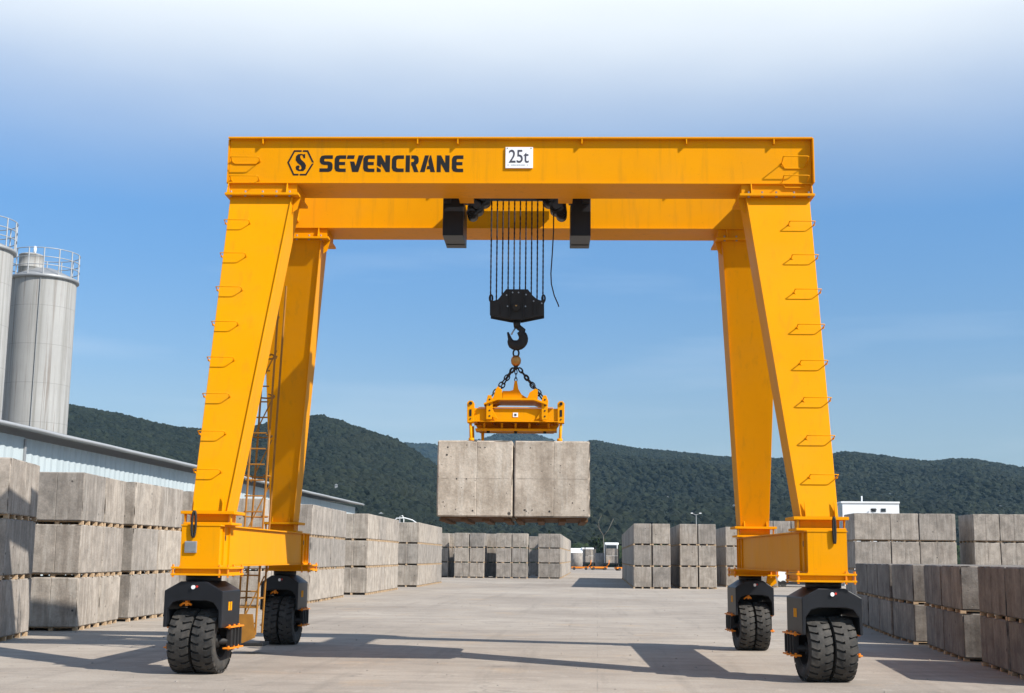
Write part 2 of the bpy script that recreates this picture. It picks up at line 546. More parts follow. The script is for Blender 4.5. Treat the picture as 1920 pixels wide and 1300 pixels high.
for nm, T, r0, rc, tr, sd, lab in (("hills", R1, 285, 900, 3.6, 1, 'wooded green hill rising behind the left warehouse'),
                               ("hills", R3, 320, 1300, 4.0, 5, 'long dark wooded ridge behind the right side of the yard'),
                               ("hills", R2, 1400, 2400, 5.0, 9, 'bluish far ridge with a rounded top behind the hanging blocks')):
    hb = hill(T, r0, rc, tr, sd)
    HG.append(struct(nm, hb, SOIL, lab))

def crown_mesh(name, mat, seed, sub=2):
    import bmesh
    bm = bmesh.new()
    bmesh.ops.create_icosphere(bm, subdivisions=sub, radius=1.0)
    for v_ in bm.verts:
        p = v_.co.copy()
        d = 1 + 0.34 * mnoise.noise(p * 1.7 + Vector((seed, 0, 0))) + 0.30 * mnoise.noise(p * 4.2 + Vector((0, seed, 0)))
        v_.co = Vector((p.x * d, p.y * d, (p.z * d * 1.05) + 0.35))
    me = bpy.data.meshes.new(name)
    bm.to_mesh(me)
    bm.free()
    me.materials.append(mat)
    return me

def scatter(name, label, base_mesh, mat, dens, smin, smax, seed, sub=2):
    """one ground-cover object: tree crowns scattered over a terrain sheet by geometry nodes"""
    o = bpy.data.objects.new(name, base_mesh)
    COL.objects.link(o)
    o['kind'] = 'stuff'
    o['label'] = label
    ng = bpy.data.node_groups.new(name + "_nodes", 'GeometryNodeTree')
    ng.interface.new_socket(name="Geometry", in_out='INPUT', socket_type='NodeSocketGeometry')
    ng.interface.new_socket(name="Geometry", in_out='OUTPUT', socket_type='NodeSocketGeometry')
    N = ng.nodes.new
    gi, go = N('NodeGroupInput'), N('NodeGroupOutput')
    dp = N('GeometryNodeDistributePointsOnFaces')
    dp.inputs['Density'].default_value = dens
    dp.inputs['Seed'].default_value = seed
    ng.links.new(gi.outputs[0], dp.inputs['Mesh'])
    join = N('GeometryNodeJoinGeometry')
    for q in range(3):
        cm = bpy.data.objects.new("crown_source", crown_mesh("crown_source", mat, seed * 10 + q, sub))
        oi = N('GeometryNodeObjectInfo')
        oi.inputs['Object'].default_value = cm
        oi.inputs['As Instance'].default_value = True
        ip = N('GeometryNodeInstanceOnPoints')
        rb = N('FunctionNodeRandomValue')
        rb.data_type = 'INT'
        rb.inputs['Min'].default_value = 0 if False else 0
        [s_ for s_ in rb.inputs if s_.type == 'INT' and s_.name == 'Min'][0].default_value = 0
        [s_ for s_ in rb.inputs if s_.type == 'INT' and s_.name == 'Max'][0].default_value = 2
        [s_ for s_ in rb.inputs if s_.name == 'Seed'][0].default_value = 77
        cmpn = N('FunctionNodeCompare')
        cmpn.data_type = 'INT'
        cmpn.operation = 'EQUAL'
        ci = [s_ for s_ in cmpn.inputs if s_.type == 'INT']
        ng.links.new([s_ for s_ in rb.outputs if s_.type == 'INT'][0], ci[0])
        ci[1].default_value = q
        ng.links.new(cmpn.outputs[0], ip.inputs['Selection'])
        rs = N('FunctionNodeRandomValue')
        rs.data_type = 'FLOAT'
        fl = [s_ for s_ in rs.inputs if s_.type == 'VALUE']
        fl[0].default_value = smin
        fl[1].default_value = smax
        rr = N('FunctionNodeRandomValue')
        rr.data_type = 'FLOAT_VECTOR'
        vv = [s_ for s_ in rr.inputs if s_.type == 'VECTOR']
        vv[0].default_value = (-0.25, -0.25, 0)
        vv[1].default_value = (0.25, 0.25, 6.28)
        ng.links.new([s_ for s_ in rr.outputs if s_.type == 'VECTOR'][0], ip.inputs['Rotation'])
        ng.links.new([s_ for s_ in rs.outputs if s_.type == 'VALUE'][0], ip.inputs['Scale'])
        ng.links.new(dp.outputs['Points'], ip.inputs['Points'])
        ng.links.new(oi.outputs['Geometry'], ip.inputs['Instance'])
        ng.links.new(ip.outputs['Instances'], join.inputs[0])
    ng.links.new(join.outputs[0], go.inputs[0])
    md = o.modifiers.new("scatter", 'NODES')
    md.node_group = ng
    return o

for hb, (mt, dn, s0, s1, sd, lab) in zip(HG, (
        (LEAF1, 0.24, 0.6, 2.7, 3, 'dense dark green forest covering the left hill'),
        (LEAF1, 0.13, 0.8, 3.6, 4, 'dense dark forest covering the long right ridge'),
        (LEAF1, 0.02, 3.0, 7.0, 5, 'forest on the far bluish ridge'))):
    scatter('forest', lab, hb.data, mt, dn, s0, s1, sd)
# valley belt of brighter trees just behind the yard
g = MB()
belt = []
for i in range(61):
    az = radians(-16 + 46 * i / 60)
    for j in range(5):
        r = 268 + 16 * j
        belt.append((r * sin(az), r * cos(az), -0.3 + 0.10 * 16 * j * 0.35))
g.add(belt, [(i * 5 + j, (i + 1) * 5 + j, (i + 1) * 5 + j + 1, i * 5 + j + 1) for i in range(60) for j in range(4)])
bme = g.mesh('hedge_base', EARTH)
scatter('woodland', 'brighter green bushes and small trees along the foot of the hills', bme, LEAF2, 0.16, 1.1, 2.9, 12, 3)

# ------------------------------------------------------------------ warehouse
wh = thing('warehouse', 'long low warehouse with blue-grey corrugated walls behind the left stacks', 'warehouse', (-18, 64, 0))
def wall_strip(y0, y1, x, z0, z1):
    m = MB()
    n = int((y1 - y0) / 0.25)
    vs = []
    for i in range(n + 1):
        y = y0 + (y1 - y0) * i / n
        d = 0.035 if i % 2 else 0.0
        vs += [(x + d, y, z0), (x + d, y, z1)]
    m.add(vs, [(2 * i, 2 * i + 2, 2 * i + 3, 2 * i + 1) for i in range(n)])
    return m
yy = 28.0
k = 0
while yy < 97.5:
    ye = min(yy + 5.8, 97.6)
    if yy < 40 < ye: ye = 40.0
    x = -18.45 if yy < 39.9 else -18.55
    o = wall_strip(yy + 0.01, ye - 0.01, x, 0.0, 5.45).build('wall_panel', WALLM, wh, off=(-18, 64, 0))
    b = o.modifiers.new("solid", 'SOLIDIFY'); b.thickness = 0.03
    yy = ye
    k += 1
m = MB(); m.box(-18.47, -18.36, 39.95, 40.07, 0, 5.4); m.build('corner_post', EAVE, wh, 0.01, (-18, 64, 0))
m = MB(); m.hexa([(-27.5, 27.2, 6.6), (-17.95, 27.2, 5.62), (-17.95, 98.2, 5.62), (-27.5, 98.2, 6.6), (-27.5, 27.2, 6.72), (-17.95, 27.2, 5.74), (-17.95, 98.2, 5.74), (-27.5, 98.2, 6.72)])
m.build('roof', EAVE, wh, 0, (-18, 64, 0))
m = MB()
m.tube([(-17.93, y, 5.66 + 0.012 * sin(y)) for y in range(28, 99, 2)], 0.065, 8)
m.build('gutter', RAIL, wh, 0, (-18, 64, 0))
m = MB(); m.box(-27, -18.8, 97.61, 97.68, 0, 5.5); m.build('end_wall', WHP, wh, 0, (-18, 64, 0))

# ------------------------------------------------------------------ silos
def silo(cx_, cy_, r, H, label, hopper):
    t = thing('silo', label, 'silo', (cx_, cy_, 0), 0, 'storage silos behind the warehouse')
    m = MB()
    prof = []
    z = 0.0
    while z < H - 0.3:
        prof += [(r, z), (r, z + 1.2)]
        z += 2.4
    prof = [p for p in prof if p[1] < H - 0.2] + [(r, H - 0.2)]
    m.lathe(prof, 48)
    m.build('shell', SILO, t)
    m = MB()
    m.lathe([(r - 0.05, H - 0.22), (r + 0.14, H - 0.20), (r + 0.14, H - 0.04), (r + 0.02, H + 0.02), (0.7, H + 0.62), (0.01, H + 0.66)], 48)
    m.build('roof', EAVE, t)
    n = 14
    for i in range(n):
        a = 2 * pi * i / n + 0.15
        x, y = (r + 0.10) * cos(a), (r + 0.10) * sin(a)
        p = MB(); p.cyl((x, y, H - 0.05), (x, y, H + 1.62), 0.04, 6)
        p.build('railing_post', RAIL, t)
    for hz in (0.55, 1.05, 1.6):
        p = MB(); p.tube([((r + 0.10) * cos(2 * pi * i / 40), (r + 0.10) * sin(2 * pi * i / 40), H + hz) for i in range(40)], 0.028, 6, None, True)
        p.build('railing', RAIL, t)
    if hopper:
        m = MB()
        hx, hy = hopper
        m.lathe([(0.72, 0.1), (0.72, 0.55), (0.75, 0.57), (0.75, 0.62), (0.72, 0.64), (0.72, 1.35), (0.76, 1.38), (0.70, 1.44), (0.05, 1.60), (0.01, 1.6)], 28, None, 'z', (hx, hy, H + 0.1))
        f_ = m.build('filter_housing', SILO, t)
        m = MB(); m.cyl((hx + 0.2, hy, H + 1.6), (hx + 0.2, hy, H + 2.1), 0.09, 10); m.build('vent_pipe', WHP, f_)
    for a, w_ in ((-1.25, 0.02),):
        m = MB(); m.cyl(((r + 0.05) * cos(a), (r + 0.05) * sin(a), 0), ((r + 0.05) * cos(a), (r + 0.05) * sin(a), H - 0.2), w_, 6)
        m.build('downpipe', EAVE, t)
    return t
silo(-34.75, 76.6, 1.96, 18.75, 'pale grey steel silo whose whole round top and railing are in view', (-0.85, -0.2))
silo(-35.4, 69.0, 2.0, 18.9, 'pale grey steel silo cut off by the left edge of the photo', None)

# ------------------------------------------------------------------ concrete blocks, stacks and pallets
_bm = {}
def block_mesh(L, W, H, var, near):
    """block with arrises chipped, a recessed formwork seam on each long side; origin: bottom centre"""
    key = (round(L, 2), round(W, 2), round(H, 2), var, near)
    if key in _bm: return _bm[key]
    rnd = random.Random(hash(key) % 100000)
    ch = 0.022
    def axis(a, seam, n):
        c = [0, ch] + [ch + (a - 2 * ch) * i / n for i in range(1, n)] + [a - ch, a]
        if seam:
            for sfr in seam:
                q = a * sfr
                c = [x for x in c if abs(x - q) > 0.06 or x in (0, ch, a - ch, a)] + ([q - 0.011, q, q + 0.011] if near else [q - 0.03, q, q + 0.03])
        return sorted(c)
    nx = max(2, int(W / 0.16)) if near else 2
    ny = max(2, int(L / 0.16)) if near else 2
    nz = max(2, int(H / 0.16)) if near else 2
    sy = (0.5,) if near else (0.5,)
    X, Y, Z = axis(W, (0.52,) if W > 1.1 else None, nx), axis(L, sy, ny), axis(H, None, nz)
    sx, syv = (W * 0.52 if W > 1.1 else -9), [L * q for q in sy]
    idx = {}
    vs = []
    def vert(i, j, k):
        q = (i, j, k)
        if q in idx: return idx[q]
        p = [X[i], Y[j], Z[k]]
        D = (W, L, H)
        ex = [i in (0, len(X) - 1), j in (0, len(Y) - 1), k in (0, len(Z) - 1)]
        if sum(ex) >= 2:
            c = ch * (0.30 + (0.5 * rnd.random() if near else 0.2))
            if near and rnd.random() < 0.16: c += rnd.uniform(0.012, 0.055)
            for a in range(3):
                if ex[a]: p[a] += c if p[a] < D[a] / 2 else -c
        elif sum(ex) == 1:
            a = ex.index(True)
            push = 0.0
            if a == 0 and any(abs(p[1] - q_) < 1e-6 for q_ in syv): push = 0.012 if near else 0.03
            if a == 1 and abs(p[0] - sx) < 1e-6: push = 0.012 if var < 5 else 0.004
            if near: push += rnd.uniform(-0.002, 0.002)
            p[a] += push if p[a] < D[a] / 2 else -push
        idx[q] = len(vs)
        vs.append((p[0] - W / 2, p[1] - L / 2, p[2]))
        return idx[q]
    fs = []
    a, b, c = len(X) - 1, len(Y) - 1, len(Z) - 1
    for j in range(b):
        for k in range(c):
            fs.append((vert(0, j, k), vert(0, j, k + 1), vert(0, j + 1, k + 1), vert(0, j + 1, k)))
            fs.append((vert(a, j, k), vert(a, j + 1, k), vert(a, j + 1, k + 1), vert(a, j, k + 1)))
    for i in range(a):
        for k in range(c):
            fs.append((vert(i, 0, k), vert(i + 1, 0, k), vert(i + 1, 0, k + 1), vert(i, 0, k + 1)))
            fs.append((vert(i, b, k), vert(i, b, k + 1), vert(i + 1, b, k + 1), vert(i + 1, b, k)))
        for j in range(b):
            fs.append((vert(i, j, 0), vert(i, j + 1, 0), vert(i + 1, j + 1, 0), vert(i + 1, j, 0)))
            fs.append((vert(i, j, c), vert(i + 1, j, c), vert(i + 1, j + 1, c), vert(i, j + 1, c)))
    me = bpy.data.meshes.new('concrete_block')
    me.from_pydata(vs, [], fs)
    me.materials.append(CON)
    _bm[key] = me
    return me

_pm = {}
def bearer_mesh(W, gap, short=False):
    key = (round(W, 2), round(gap, 3))
    if key not in _pm:
        m = MB()
        m.box(-W / 2 + 0.10, W / 2 - 0.10, -0.04, 0.04, gap * 0.72, gap)
        for x in (-W / 2 + 0.05, 0.0, W / 2 - 0.05):
            m.box(x - 0.05, x + 0.05, -0.042, 0.042, 0, gap * (0.718 if x == 0.0 else 1.0))
        _pm[key] = m.mesh('bearer', WOOD)
    return _pm[key]

ORD = ['first', 'second', 'third', 'fourth', 'fifth', 'sixth', 'seventh', 'eighth', 'ninth', 'tenth', 'eleventh', 'twelfth', 'thirteenth', 'fourteenth']
LAY3 = ['bottom', 'middle', 'top']
LAY2 = ['lower', 'upper']
def stack(phrase, cx_, cy_, th, side, Ls, Ws, pitch, layers, near=False, gap=0.09, frontcols=1, jit=0.012, mat=None):
    """corner (cx_,cy_): near corner on the aisle side; side +1: stack extends to +x, -1: to -x; Ls along depth, Ws across"""
    rnd = random.Random(int(abs(cx_ * 731 + cy_ * 97)))
    dvec = Vector((-sin(th), cos(th), 0))
    xvec = Vector((cos(th), sin(th), 0)) * side
    names = LAY3 if layers == 3 else LAY2
    y = 0.0
    H = pitch - gap
    for i, L in enumerate(Ls):
        x = 0.0
        for j, W in enumerate(Ws):
            if i >= frontcols and j > 0:
                continue
            for k in range(layers):
                z = k * pitch + gap
                jx, jy = rnd.uniform(-jit, jit), rnd.uniform(-jit, jit)
                ctr = Vector((cx_, cy_, 0)) + dvec * (y + L / 2 + jy) + xvec * (x + W / 2 + jx)
                me = block_mesh(L - (0.03 if near else 0.07), W - (0.03 if near else 0.06), H, rnd.randrange(3) if near else 0, near)
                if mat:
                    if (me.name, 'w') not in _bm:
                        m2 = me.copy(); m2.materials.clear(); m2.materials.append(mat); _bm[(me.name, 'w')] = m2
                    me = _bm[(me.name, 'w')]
                flip = pi if rnd.random() < 0.5 else 0
                o = link('concrete_block', me, None, 0, (ctr.x, ctr.y, z), th + flip + rnd.uniform(-0.004, 0.004))
                lab = f"{names[k]} concrete block of {phrase}"
                if len(Ls) > 1 and len(Ws) > 1 and frontcols >= 1:
                    lab += f", {ORD[i]} back" + (f", {ORD[j]} across" if i < frontcols else "")
                elif len(Ls) > 1:
                    lab += f", {ORD[i]} back"
                elif len(Ws) > 1:
                    lab += f", {ORD[j]} across"
                tag(o, lab, 'concrete block', 'stacked concrete blocks in the yard')
                # timber bearers under it
                nb = max(3, int(round(L / 0.52)))
                if near:
                    pt = thing('wooden_pallet', "timber under " + lab, 'pallet', (ctr.x, ctr.y, z - gap), th, 'timber bearers between the blocks')
                    for b in range(nb):
                        q = -L / 2 + 0.10 + (L - 0.2) * b / (nb - 1) + rnd.uniform(-0.05, 0.05)
                        bo = link('bearer', bearer_mesh(W - 0.04, gap - 0.002), pt, 0, (side * rnd.uniform(-0.03, 0.02), max(-L / 2 + .06, min(L / 2 - .06, q)), 0.001))
                else:
                    kk = (round(L, 2), round(W, 2), round(gap, 2), 'p')
                    if kk not in _pm:
                        m = MB()
                        for b in range(nb):
                            q = -L / 2 + 0.10 + (L - 0.2) * b / (nb - 1)
                            for x_ in (-W / 2 + 0.06, 0.0, W / 2 - 0.06):
                                m.box(x_ - 0.05, x_ + 0.05, q - 0.06, q + 0.06, 0.001, gap - 0.001)
                        _pm[kk] = m.mesh('wooden_pallet', WOOD)
                    o2 = link('wooden_pallet', _pm[kk], None, 0, (ctr.x, ctr.y, z - gap), th)
                    tag(o2, "timber under " + lab, 'pallet', 'timber pallets between the far blocks')
            x += W
        y += L + (rnd.uniform(0.0, 0.03))

R_ = radians
stack("stack cut off by left edge of photo", -11.95, 25.40, R_(10), -1, [2.38], [1.3], 1.235, 3, True)
stack("first full left stack", -12.06, 29.55, R_(6), -1, [1.88, 1.88], [1.25, 1.25], 1.225, 3, True)
stack("stack just left of front left leg", -12.42, 33.95, R_(1), -1, [2.1, 2.1], [1.35], 1.235, 3, True)
stack("stack mostly behind front left leg", -12.30, 38.9, R_(1), -1, [1.9, 1.9], [1.35], 1.235, 3, True)
stack("stack between the two left legs", -11.45, 43.6, R_(1), -1, [1.6, 1.6], [1.35], 1.235, 3, True)
stack("stack right beside rear left leg", -10.80, 48.3, R_(1.5), -1, [4.2, 3.6], [1.9], 1.235, 3, True)
stack("second stack past rear left leg", -10.62, 59.6, R_(1), -1, [3.3, 2.4, 2.4, 2.3], [1.5], 1.245, 3)
stack("third stack past rear left leg", -10.55, 76.2, R_(0.8), -1, [3.6, 3.2, 3.2, 3.0], [1.5], 1.26, 3)
stack("leftmost stack of far cross row", -13.15, 114.0, 0, -1, [2.4], [1.4, 1.4], 1.28, 3)
stack("second stack of far cross row", -9.77, 111.8, 0, -1, [2.4, 2.4], [1.32, 1.32], 1.28, 3)
stack("third stack of far cross row", -6.03, 111.8, 0, -1, [2.4], [1.37, 1.37], 1.28, 3)
stack("added narrow stack darkening left gap of far cross row", -12.35, 115.2, 0, -1, [2.4], [1.3], 1.28, 3)  # added behind the row so the gap shows shade, not bright ground
stack("added narrow stack darkening middle gap of far cross row", -8.5, 115.0, 0, -1, [2.4], [1.5], 1.28, 3)  # added likewise, closes the middle gap with a shaded front
stack("stack half hidden in the far cross row", -5.25, 127, 0, -1, [2.4], [1.5], 1.28, 3)
stack("rightmost stack of far cross row", -3.16, 112.5, 0, -1, [4.4] * 10, [2.0], 1.28, 3)
stack("first right stack along the aisle", 2.18, 79.0, 0, 1, [4.2] * 9, [1.13, 1.13], 1.30, 3)
stack("second right stack along the aisle", 5.05, 80.2, 0, 1, [4.0] * 4, [1.13, 1.13], 1.31, 3)
stack("third right stack behind rear leg", 8.45, 86.4, 0, 1, [4.0] * 4, [1.15, 1.15, 1.15], 1.31, 3)
stack("stack between the two right legs", 12.6, 104, 0, 1, [2.4], [1.4, 1.4, 1.4], 1.62, 3)
stack("tall stack beside front right leg", 12.39, 63.4, 0, 1, [2.6], [1.74, 1.36, 1.75], 1.36, 3, True)
stack("tall stack near the right edge", 18.05, 63.4, 0, 1, [2.6], [1.25, 1.42], 1.36, 3, True)
stack("tall stack cut by right edge", 20.95, 63.6, 0, 1, [2.6], [1.5, 1.5], 1.35, 3)
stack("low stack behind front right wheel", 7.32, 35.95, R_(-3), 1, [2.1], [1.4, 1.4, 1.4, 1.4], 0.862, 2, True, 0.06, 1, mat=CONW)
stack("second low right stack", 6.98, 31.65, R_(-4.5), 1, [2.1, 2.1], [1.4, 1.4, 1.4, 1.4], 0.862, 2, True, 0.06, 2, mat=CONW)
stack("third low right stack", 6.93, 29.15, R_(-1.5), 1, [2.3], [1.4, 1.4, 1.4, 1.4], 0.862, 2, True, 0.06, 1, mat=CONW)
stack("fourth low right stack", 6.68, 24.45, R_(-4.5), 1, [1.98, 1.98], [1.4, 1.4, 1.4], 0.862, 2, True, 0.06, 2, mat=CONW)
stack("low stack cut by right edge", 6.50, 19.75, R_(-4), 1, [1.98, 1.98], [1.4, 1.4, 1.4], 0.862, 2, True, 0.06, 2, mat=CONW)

# ------------------------------------------------------------------ the gantry crane
CP, PSI = Vector((-1.4346, 23.2346, 0)), 0.0371
def cw(x, y, z):
    return Vector((CP.x + cos(PSI) * x - sin(PSI) * y, CP.y + sin(PSI) * x + cos(PSI) * y, z))
crane = thing('gantry_crane', 'tall yellow rubber-tyred gantry crane with two girders straddling the aisle', 'gantry crane', CP, PSI)
L_, G_, B_ = 5.04, 1.967, 3.284
ZT, ZB = 8.98, 8.16
def girder(y0, label):
    y1 = y0 + 0.88
    oh = 0.085
    m = MB()
    m.box(-L_, L_, y0, y1, ZB + 0.022, ZT - 0.03)
    o = m.build('girder', YEL, crane, 0.006)
    o['label'] = label
    for nm, z0, z1, e in (('top_flange', ZT - 0.029, ZT, oh), ('bottom_flange', ZB, ZB + 0.021, 0.03)):
        m = MB(); m.box(-L_ - 0.015, L_ + 0.015, y0 - e, y1 + e, z0, z1); m.build(nm, YEL, o, 0.003)
    for sx in (-1, 1):
        m = MB(); m.box(sx * (L_ + 0.016) - 0.012, sx * (L_ + 0.016) + 0.012, y0 - (0.13 if sx > 0 else 0.02), y1 + 0.05, ZB + 0.0, ZT - 0.031)
        m.build('end_plate', YEL, o, 0.002)
    for x in (-4.45, -1.75, -1.05, 1.1, 2.9, 4.4):     # small lifting lugs hanging from the top flange
        m = MB(); m.box(x - 0.01, x + 0.01, y0 - 0.08, y0 - 0.002, ZT - 0.12, ZT - 0.03); m.build('lug', YEL, o)
    return o
gf = girder(-G_, 'front girder with black stencilled name and white load plate')
gr = girder(G_ - 0.88, 'rear girder, plain')
for sx in (-1, 1):
    m = MB(); m.box(sx * 4.62 - 0.22, sx * 4.62 + 0.22, -G_ + 0.885, G_ - 0.885, ZB + 0.12, ZT - 0.12)
    m.build('end_tie_beam', YEL, crane, 0.006)

def rung(parent, x0, x1, yw, z, d=0.13, drop=0.085):
    m = MB()
    pts = [(x0 + 0.05, yw - 0.006, z - drop), (x0 + 0.0, yw - 0.02, z - drop * 0.45), (x0 + 0.0, yw - d, z), (x1 - 0.0, yw - d, z), (x1 + 0.0, yw - 0.02, z - drop * 0.45), (x1 - 0.05, yw - 0.006, z - drop)]
    P = []
    for a, b in zip(pts, pts[1:]):
        P += [tuple(a[i] + (b[i] - a[i]) * t for i in range(3)) for t in (0.06, 0.94)]
    m.tube(P, 0.009, 6)
    m.cyl(pts[1], (pts[1][0], yw + 0.0, pts[1][2]), 0.02, 6)
    m.cyl(pts[4], (pts[4][0], yw + 0.0, pts[4][2]), 0.02, 6)
    m.cyl((x0 + .05, yw - 0.008, z - drop), (x1 - .05, yw - 0.008, z - drop), 0.011, 6)
    return m.build('rung', YEL, parent)

LEGT, LEGB = 7.93, 2.46
def leg(sx, sy, label):
    """outer edge vertical, inner edge raked; front leg foot stands 1.3 m in front of the girder"""
    yt0 = -G_ + 0.02 if sy < 0 else G_ - 0.86
    yt1 = yt0 + 0.62
    yb0 = -B_ - 0.10 if sy < 0 else B_ - 0.42
    yb1 = yb0 + 0.52
    xo, xit, xib = sx * 5.0, sx * 3.93, sx * 4.44
    if sx < 0 < sy: xo, xit, xib = -5.12, -3.97, -4.66
    def sec(z, y0, y1, xi):
        a, b = sorted((xo, xi))
        return [(a, y0, z), (b, y0, z), (b, y1, z), (a, y1, z)]
    m = MB()
    m.hexa(sec(LEGB, yb0, yb1, xib) + sec(LEGT, yt0, yt1, xit))
    o = m.build('leg', YEL, crane, 0.008)
    o['label'] = label
    # raked inner side plate standing proud of the box
    m = MB()
    e = 0.03
    def sec2(z, y0, y1, xi):
        a, b = sorted((xi + sx * 0.0 - sx * 0.002, xi - sx * 0.020))
        return [(a, y0 - e, z), (b, y0 - e, z), (b, y1 + e, z), (a, y1 + e, z)]
    m.hexa(sec2(LEGB + 0.002, yb0, yb1, xib) + sec2(LEGT - 0.002, yt0, yt1, xit))
    m.build('side_plate', YEL, o, 0.003)
    # foot flange with gussets
    for z0, z1, ex in ((LEGB - 0.05, LEGB - 0.002, 0.14), (LEGB - 0.215, LEGB - 0.175, 0.10)):
        m = MB(); a, b = sorted((xo + sx * ex, xib - sx * ex)); m.box(a, b, yb0 - ex * .7, yb1 + ex * .7, z0, z1); m.build('flange', YEL, o, 0.005)
    m = MB(); a, b = sorted((xo + sx * 0.02, xib - sx * 0.02)); m.box(a, b, yb0 + 0.03, yb1 - 0.03, LEGB - 0.174, LEGB - 0.051); m.build('foot_block', YEL, o)
    for x in (xo + sx * 0.08, xib - sx * 0.07):
        m = MB(); m.prism([(yb0 - 0.085, LEGB - 0.052), (yb0 + 0.03, LEGB - 0.052), (yb0 + 0.03, LEGB - 0.172), (yb0 - 0.05, LEGB - 0.172)], x - 0.008, x + 0.008, 'x'); m.build('gusset', YEL, o)
    for x in (xo - sx * 0.05, xib + sx * 0.06):
        m = MB(); m.prism([(yb0 - 0.06, LEGB), (yb0 + 0.01, LEGB), (yb0 + 0.012, LEGB + 0.26)], x - 0.01, x + 0.01, 'x'); m.build('gusset', YEL, o)
    # head: two bolted plates between leg and girder
    a, b = sorted((sx * 5.07, sx * 3.79))
    m = MB(); m.box(a, b, yt0 - 0.12, yt1 + 0.16, LEGT + 0.002, LEGT + 0.045); m.build('head_plate', YEL, o, 0.004)
    m = MB(); m.box(a + 0.05, b - 0.05, yt0 + 0.0, yt1 + 0.1, LEGT + 0.046, ZB - 0.001); m.build('head_block', YEL, o)
    for x in (sx * 5.03, sx * 4.0):
        m = MB(); m.prism([(yt0 - 0.11, LEGT + 0.046), (yt0 - 0.002, LEGT + 0.046), (yt0 - 0.002, ZB - 0.002), (yt0 - 0.05, ZB - 0.002)], x - 0.009, x + 0.009, 'x'); m.build('gusset', YEL, o)
    xg = sx * 3.79
    m = MB(); m.prism([(xg, LEGT), (xg + sx * 0.12, LEGT), (xg + sx * 0.13, LEGT - 0.26), (xg + sx * 0.05, LEGT - 0.20)], yt0 + 0.08, yt0 + 0.095, 'y'); m.build('gusset', YEL, o)
    m = MB()
    for x in (4.97, 4.72, 4.42, 4.18, 3.95):
        m.cyl((sx * x, yt0 - 0.075, LEGT + 0.02), (sx * x, yt0 - 0.075, LEGT + 0.085), 0.016, 6)
        m.cyl((sx * x, yt0 - 0.075, LEGT - 0.02), (sx * x, yt0 - 0.075, LEGT + 0.0), 0.02, 6)
    m.build('bolts', STL, o)
    if sy < 0:
        for k in range(8):
            z = 7.45 - 0.62 * k
            t = (LEGT - z) / (LEGT - LEGB)
            yw = yt0 + (yb0 - yt0) * t
            a, b = (-5.02, -4.60) if sx < 0 else (4.60, 5.03)
            rung(o, a, b, yw, z)
    return o
leg(-1, -1, 'front left leg with climbing rungs, warehouse side')
leg(1, -1, 'front right leg with climbing rungs')
leg(-1, 1, 'rear left leg')
leg(1, 1, 'rear right leg')
for z in (8.60, 8.26):
    rung(gf, -4.99, -4.50, -G_, z, 0.14)
    rung(gf, 4.53, 4.96, -G_, z, 0.2, 0.16)

